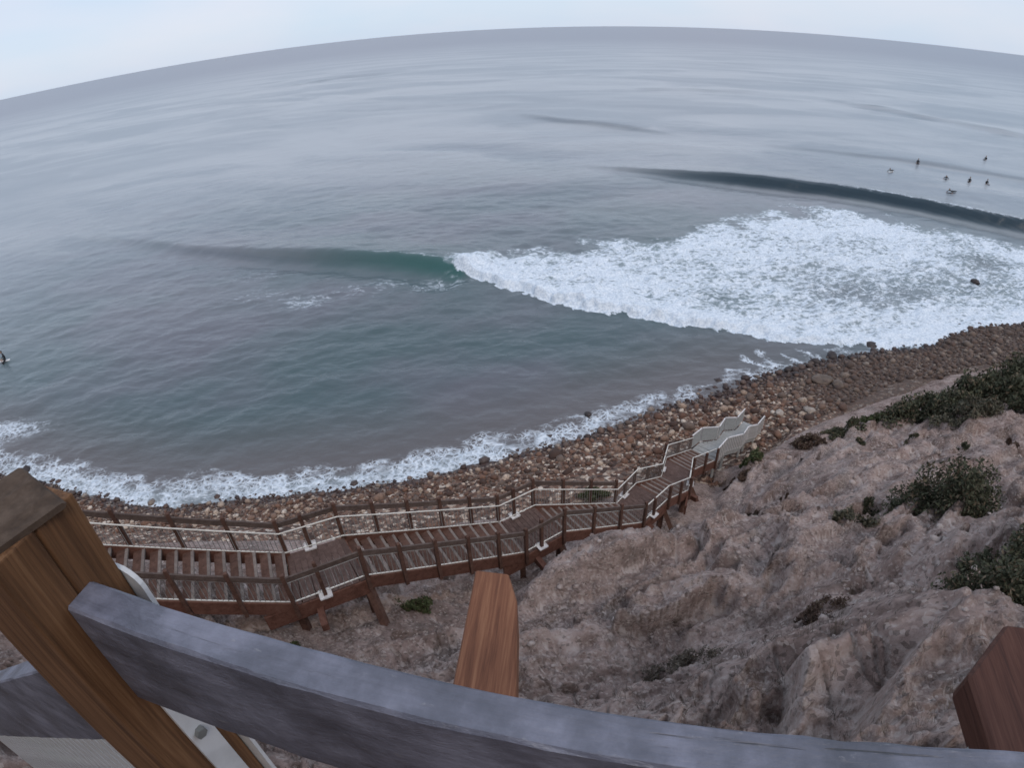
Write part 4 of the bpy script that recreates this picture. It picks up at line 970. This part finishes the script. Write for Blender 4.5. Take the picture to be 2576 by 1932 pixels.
def body(pose):
    if pose == 'sit':   # astride a board, y forward, seat at z 0.1
        J = [(0, 0, .16, .15, .12), (0, .02, .36, .13, .105), (0, .05, .56, .165, .11), (0, .06, .66, .07), (0, .09, .74, .055)]
        E_ = [(0, 1), (1, 2), (2, 3), (3, 4)]
        for s in (-1, 1):
            b = len(J); J += [(s * .19, .05, .60, .06), (s * .25, .10, .36, .045), (s * .20, .30, .22, .036), (s * .18, .36, .19, .03)]; E_ += [(2, b), (b, b + 1), (b + 1, b + 2), (b + 2, b + 3)]
            finger_set(J, E_, J[b + 3][:3], (0, 1, 0), (-s, b + 3))
            b = len(J); J += [(s * .15, .08, .13, .085), (s * .34, .36, .06, .062), (s * .36, .33, -.32, .045), (s * .36, .42, -.40, .035)]; E_ += [(0, b), (b, b + 1), (b + 1, b + 2), (b + 2, b + 3)]
        head = (0, .12, .86)
    else:               # prone, paddling, y forward
        J = [(0, -.15, .20, .15, .11), (0, .10, .24, .13, .10), (0, .34, .30, .16, .10), (0, .46, .36, .06), (0, .52, .42, .052)]
        E_ = [(0, 1), (1, 2), (2, 3), (3, 4)]
        for s in (-1, 1):
            b = len(J); y2 = .62 if s > 0 else .20
            J += [(s * .20, .36, .30, .058), (s * .34, (y2 + .36) / 2, .16, .045), (s * .38, y2, -.02, .036), (s * .38, y2 + .06, -.06, .03)]; E_ += [(2, b), (b, b + 1), (b + 1, b + 2), (b + 2, b + 3)]
            finger_set(J, E_, J[b + 3][:3], (0, 1, 0), (-s, b + 3))
            b = len(J); J += [(s * .09, -.30, .19, .085), (s * .10, -.62, .18, .06), (s * .11, -1.0, .18, .045), (s * .11, -1.12, .16, .033)]; E_ += [(0, b), (b, b + 1), (b + 1, b + 2), (b + 2, b + 3)]
        head = (0, .60, .50)
    wrists = [j for j in J if j[3] <= 0.03]
    return skin_mesh('person', J, E_, 0, [MAT['suit'], MAT['skin']], lambda c: 1 if any((c - Vector(w[:3])).length < 0.13 for w in wrists if w[3] < 0.012 or w[3] == .03) else 0), head
def head_mesh():
    bm = bmesh.new(); bmesh.ops.create_uvsphere(bm, u_segments=20, v_segments=14, radius=0.105)
    for v in bm.verts:
        v.co.z *= 1.18; v.co.x *= 0.84
        if v.co.z < -0.03: v.co.x *= 0.88; v.co.y = v.co.y * 0.92 + 0.008
        x_, y_, z_ = v.co
        if y_ > 0.06 and abs(x_) < 0.02 and -0.035 < z_ < 0.02: v.co.y += 0.022             # nose
        if y_ > 0.06 and 0.02 < abs(x_) < 0.055 and 0.0 < z_ < 0.03: v.co.y -= 0.008          # eye sockets
        if y_ > 0.05 and abs(x_) < 0.03 and -0.075 < z_ < -0.05: v.co.y += 0.006              # mouth
    me = bpy.data.meshes.new('head'); bm.to_mesh(me); bm.free()
    for p in me.polygons: p.use_smooth = True
    for s in (-1, 1): pass
    me.materials.append(MAT['skin']); return me
def hair_mesh():
    bm = bmesh.new(); bmesh.ops.create_uvsphere(bm, u_segments=20, v_segments=14, radius=0.115)
    bmesh.ops.delete(bm, geom=[v for v in bm.verts if v.co.z < -0.02 + (0.07 if v.co.y > 0.03 else 0)], context='VERTS')
    for v in bm.verts: v.co.z *= 1.18; v.co.x *= 0.87; v.co.y -= 0.006
    me = bpy.data.meshes.new('hair'); bm.to_mesh(me); bm.free(); me.materials.append(MAT['hair'])
    for p in me.polygons: p.use_smooth = True
    return me
def ear_mesh():
    bm = bmesh.new(); bmesh.ops.create_uvsphere(bm, u_segments=8, v_segments=6, radius=0.028)
    for v in bm.verts: v.co.x *= 0.4; v.co.y *= 0.7
    me = bpy.data.meshes.new('ear'); bm.to_mesh(me); bm.free(); me.materials.append(MAT['skin']); return me
def board_mesh(mat):
    n = 26; V, F = [], []
    for i in range(n + 1):
        u = i / n; y_ = -1.0 + 2.1 * u; w = 0.27 * math.sin(math.pi * min(max(u, 0.015), 0.985)) ** 0.45 * (1 - 0.18 * u); zr = 0.11 * max(0, u - 0.7) ** 2 * 6
        V += [(-w, y_, zr), (-w * .6, y_, zr + .035), (w * .6, y_, zr + .035), (w, y_, zr), (w * .6, y_, zr - .03), (-w * .6, y_, zr - .03)]
    for i in range(n):
        for k in range(6): F.append((i * 6 + k, i * 6 + (k + 1) % 6, (i + 1) * 6 + (k + 1) % 6, (i + 1) * 6 + k))
    F += [tuple(range(5, -1, -1)), tuple(range(n * 6, n * 6 + 6))]
    me = mesh('surfboard', V, F, True); me.materials.append(mat); return me
BODY = {p: body(p) for p in ('sit', 'prone')}; HEAD, HAIR, EAR = head_mesh(), hair_mesh(), ear_mesh(); BW, BG = board_mesh(MAT['bwhite']), board_mesh(MAT['bgrey'])
SURF = [((62.1, 87.4), 'prone', 2.2, BW, 'leftmost of the surfers beyond the second wave, paddling'), ((73.1, 95.6), 'sit', 2.6, BG, 'upper left surfer sitting upright on a board'),
        ((93.2, 101.5), 'sit', 2.0, BG, 'farthest surfer, sitting at the upper right'), ((71.0, 84.8), 'prone', 2.4, BG, 'surfer lying on a board just left of the close pair'),
        ((74.9, 83.8), 'sit', 2.3, BG, 'surfer sitting in the middle of the row of three'), ((77.8, 83.1), 'sit', 2.9, BG, 'rightmost surfer of the row of three'),
        ((65.2, 76.0), 'prone', 1.8, BG, 'surfer paddling nearest to the dark wave crest'), ((-42.8, 38.1), 'sit', 2.5, BW, 'lone surfer with a white board at the left edge')]
def sea_z(x, y):
    i = int(np.argmin((sx[N_] - x) ** 2 + (sy[N_] - y) ** 2)); return float(sz[N_][i])
for (px, py), pose, rz, bme, lab in SURF:
    zz = sea_z(px, py) + (0.05 if pose == 'prone' or px < 0 else -0.16); me, hd = BODY[pose]
    b = link('surfboard', bme, None, None, (px, py, zz), (math.radians(14) if pose == 'sit' else 0, 0, rz)); tag(b, 'surfboard under the ' + lab, 'surfboard', 'surfboards in the water')
    c_, s__ = math.cos(rz), math.sin(rz)
    p = link('person', me, None, None, (px, py, zz), (0, 0, rz)); tag(p, lab[0].lower() + lab[1:] + ', black wetsuit', 'person', 'surfers in the water')
    for nm, m_, off in (('head', HEAD, (0, 0, 0)), ('hair', HAIR, (0, 0, .012)), ('ear', EAR, (.09, -.005, 0)), ('ear', EAR, (-.09, -.005, 0))):
        h_ = bpy.data.objects.new(nm, m_); col.objects.link(h_); h_.parent = p; h_.location = (hd[0] + off[0], hd[1] + off[1], hd[2] + off[2])
BT = root('sailing_boat', (-1290, 2990, 0)); tag(BT, 'tiny white boat on the horizon left of the middle', 'boat')
hull = []
for y_, w, zt in ((-7, 1.6, 1.6), (-3, 2.1, 1.5), (2, 2.0, 1.7), (6, 1.0, 2.0), (8, .05, 2.3)):
    hull += [Vector((-1290 - w, 2990 + y_, zt)), Vector((-1290 - w * .6, 2990 + y_, -.4)), Vector((-1290 + w * .6, 2990 + y_, -.4)), Vector((-1290 + w, 2990 + y_, zt))]
F = [(i * 4 + k, i * 4 + (k + 1) % 4, i * 4 + 4 + (k + 1) % 4, i * 4 + 4 + k) for i in range(4) for k in range(4)] + [(3, 2, 1, 0), (16, 17, 18, 19)]
part('hull', (hull, F), MAT['bwhite'], BT); part('cabin', beam_vf((-1290, 2986, 2.4), (-1290, 2992, 2.4), 2.4, 1.7), MAT['bwhite'], BT, bevel=0.2)
part('mast', tube_vf((-1290, 2991, 1.5), (-1290, 2991, 11), 0.12), MAT['bwhite'], BT)
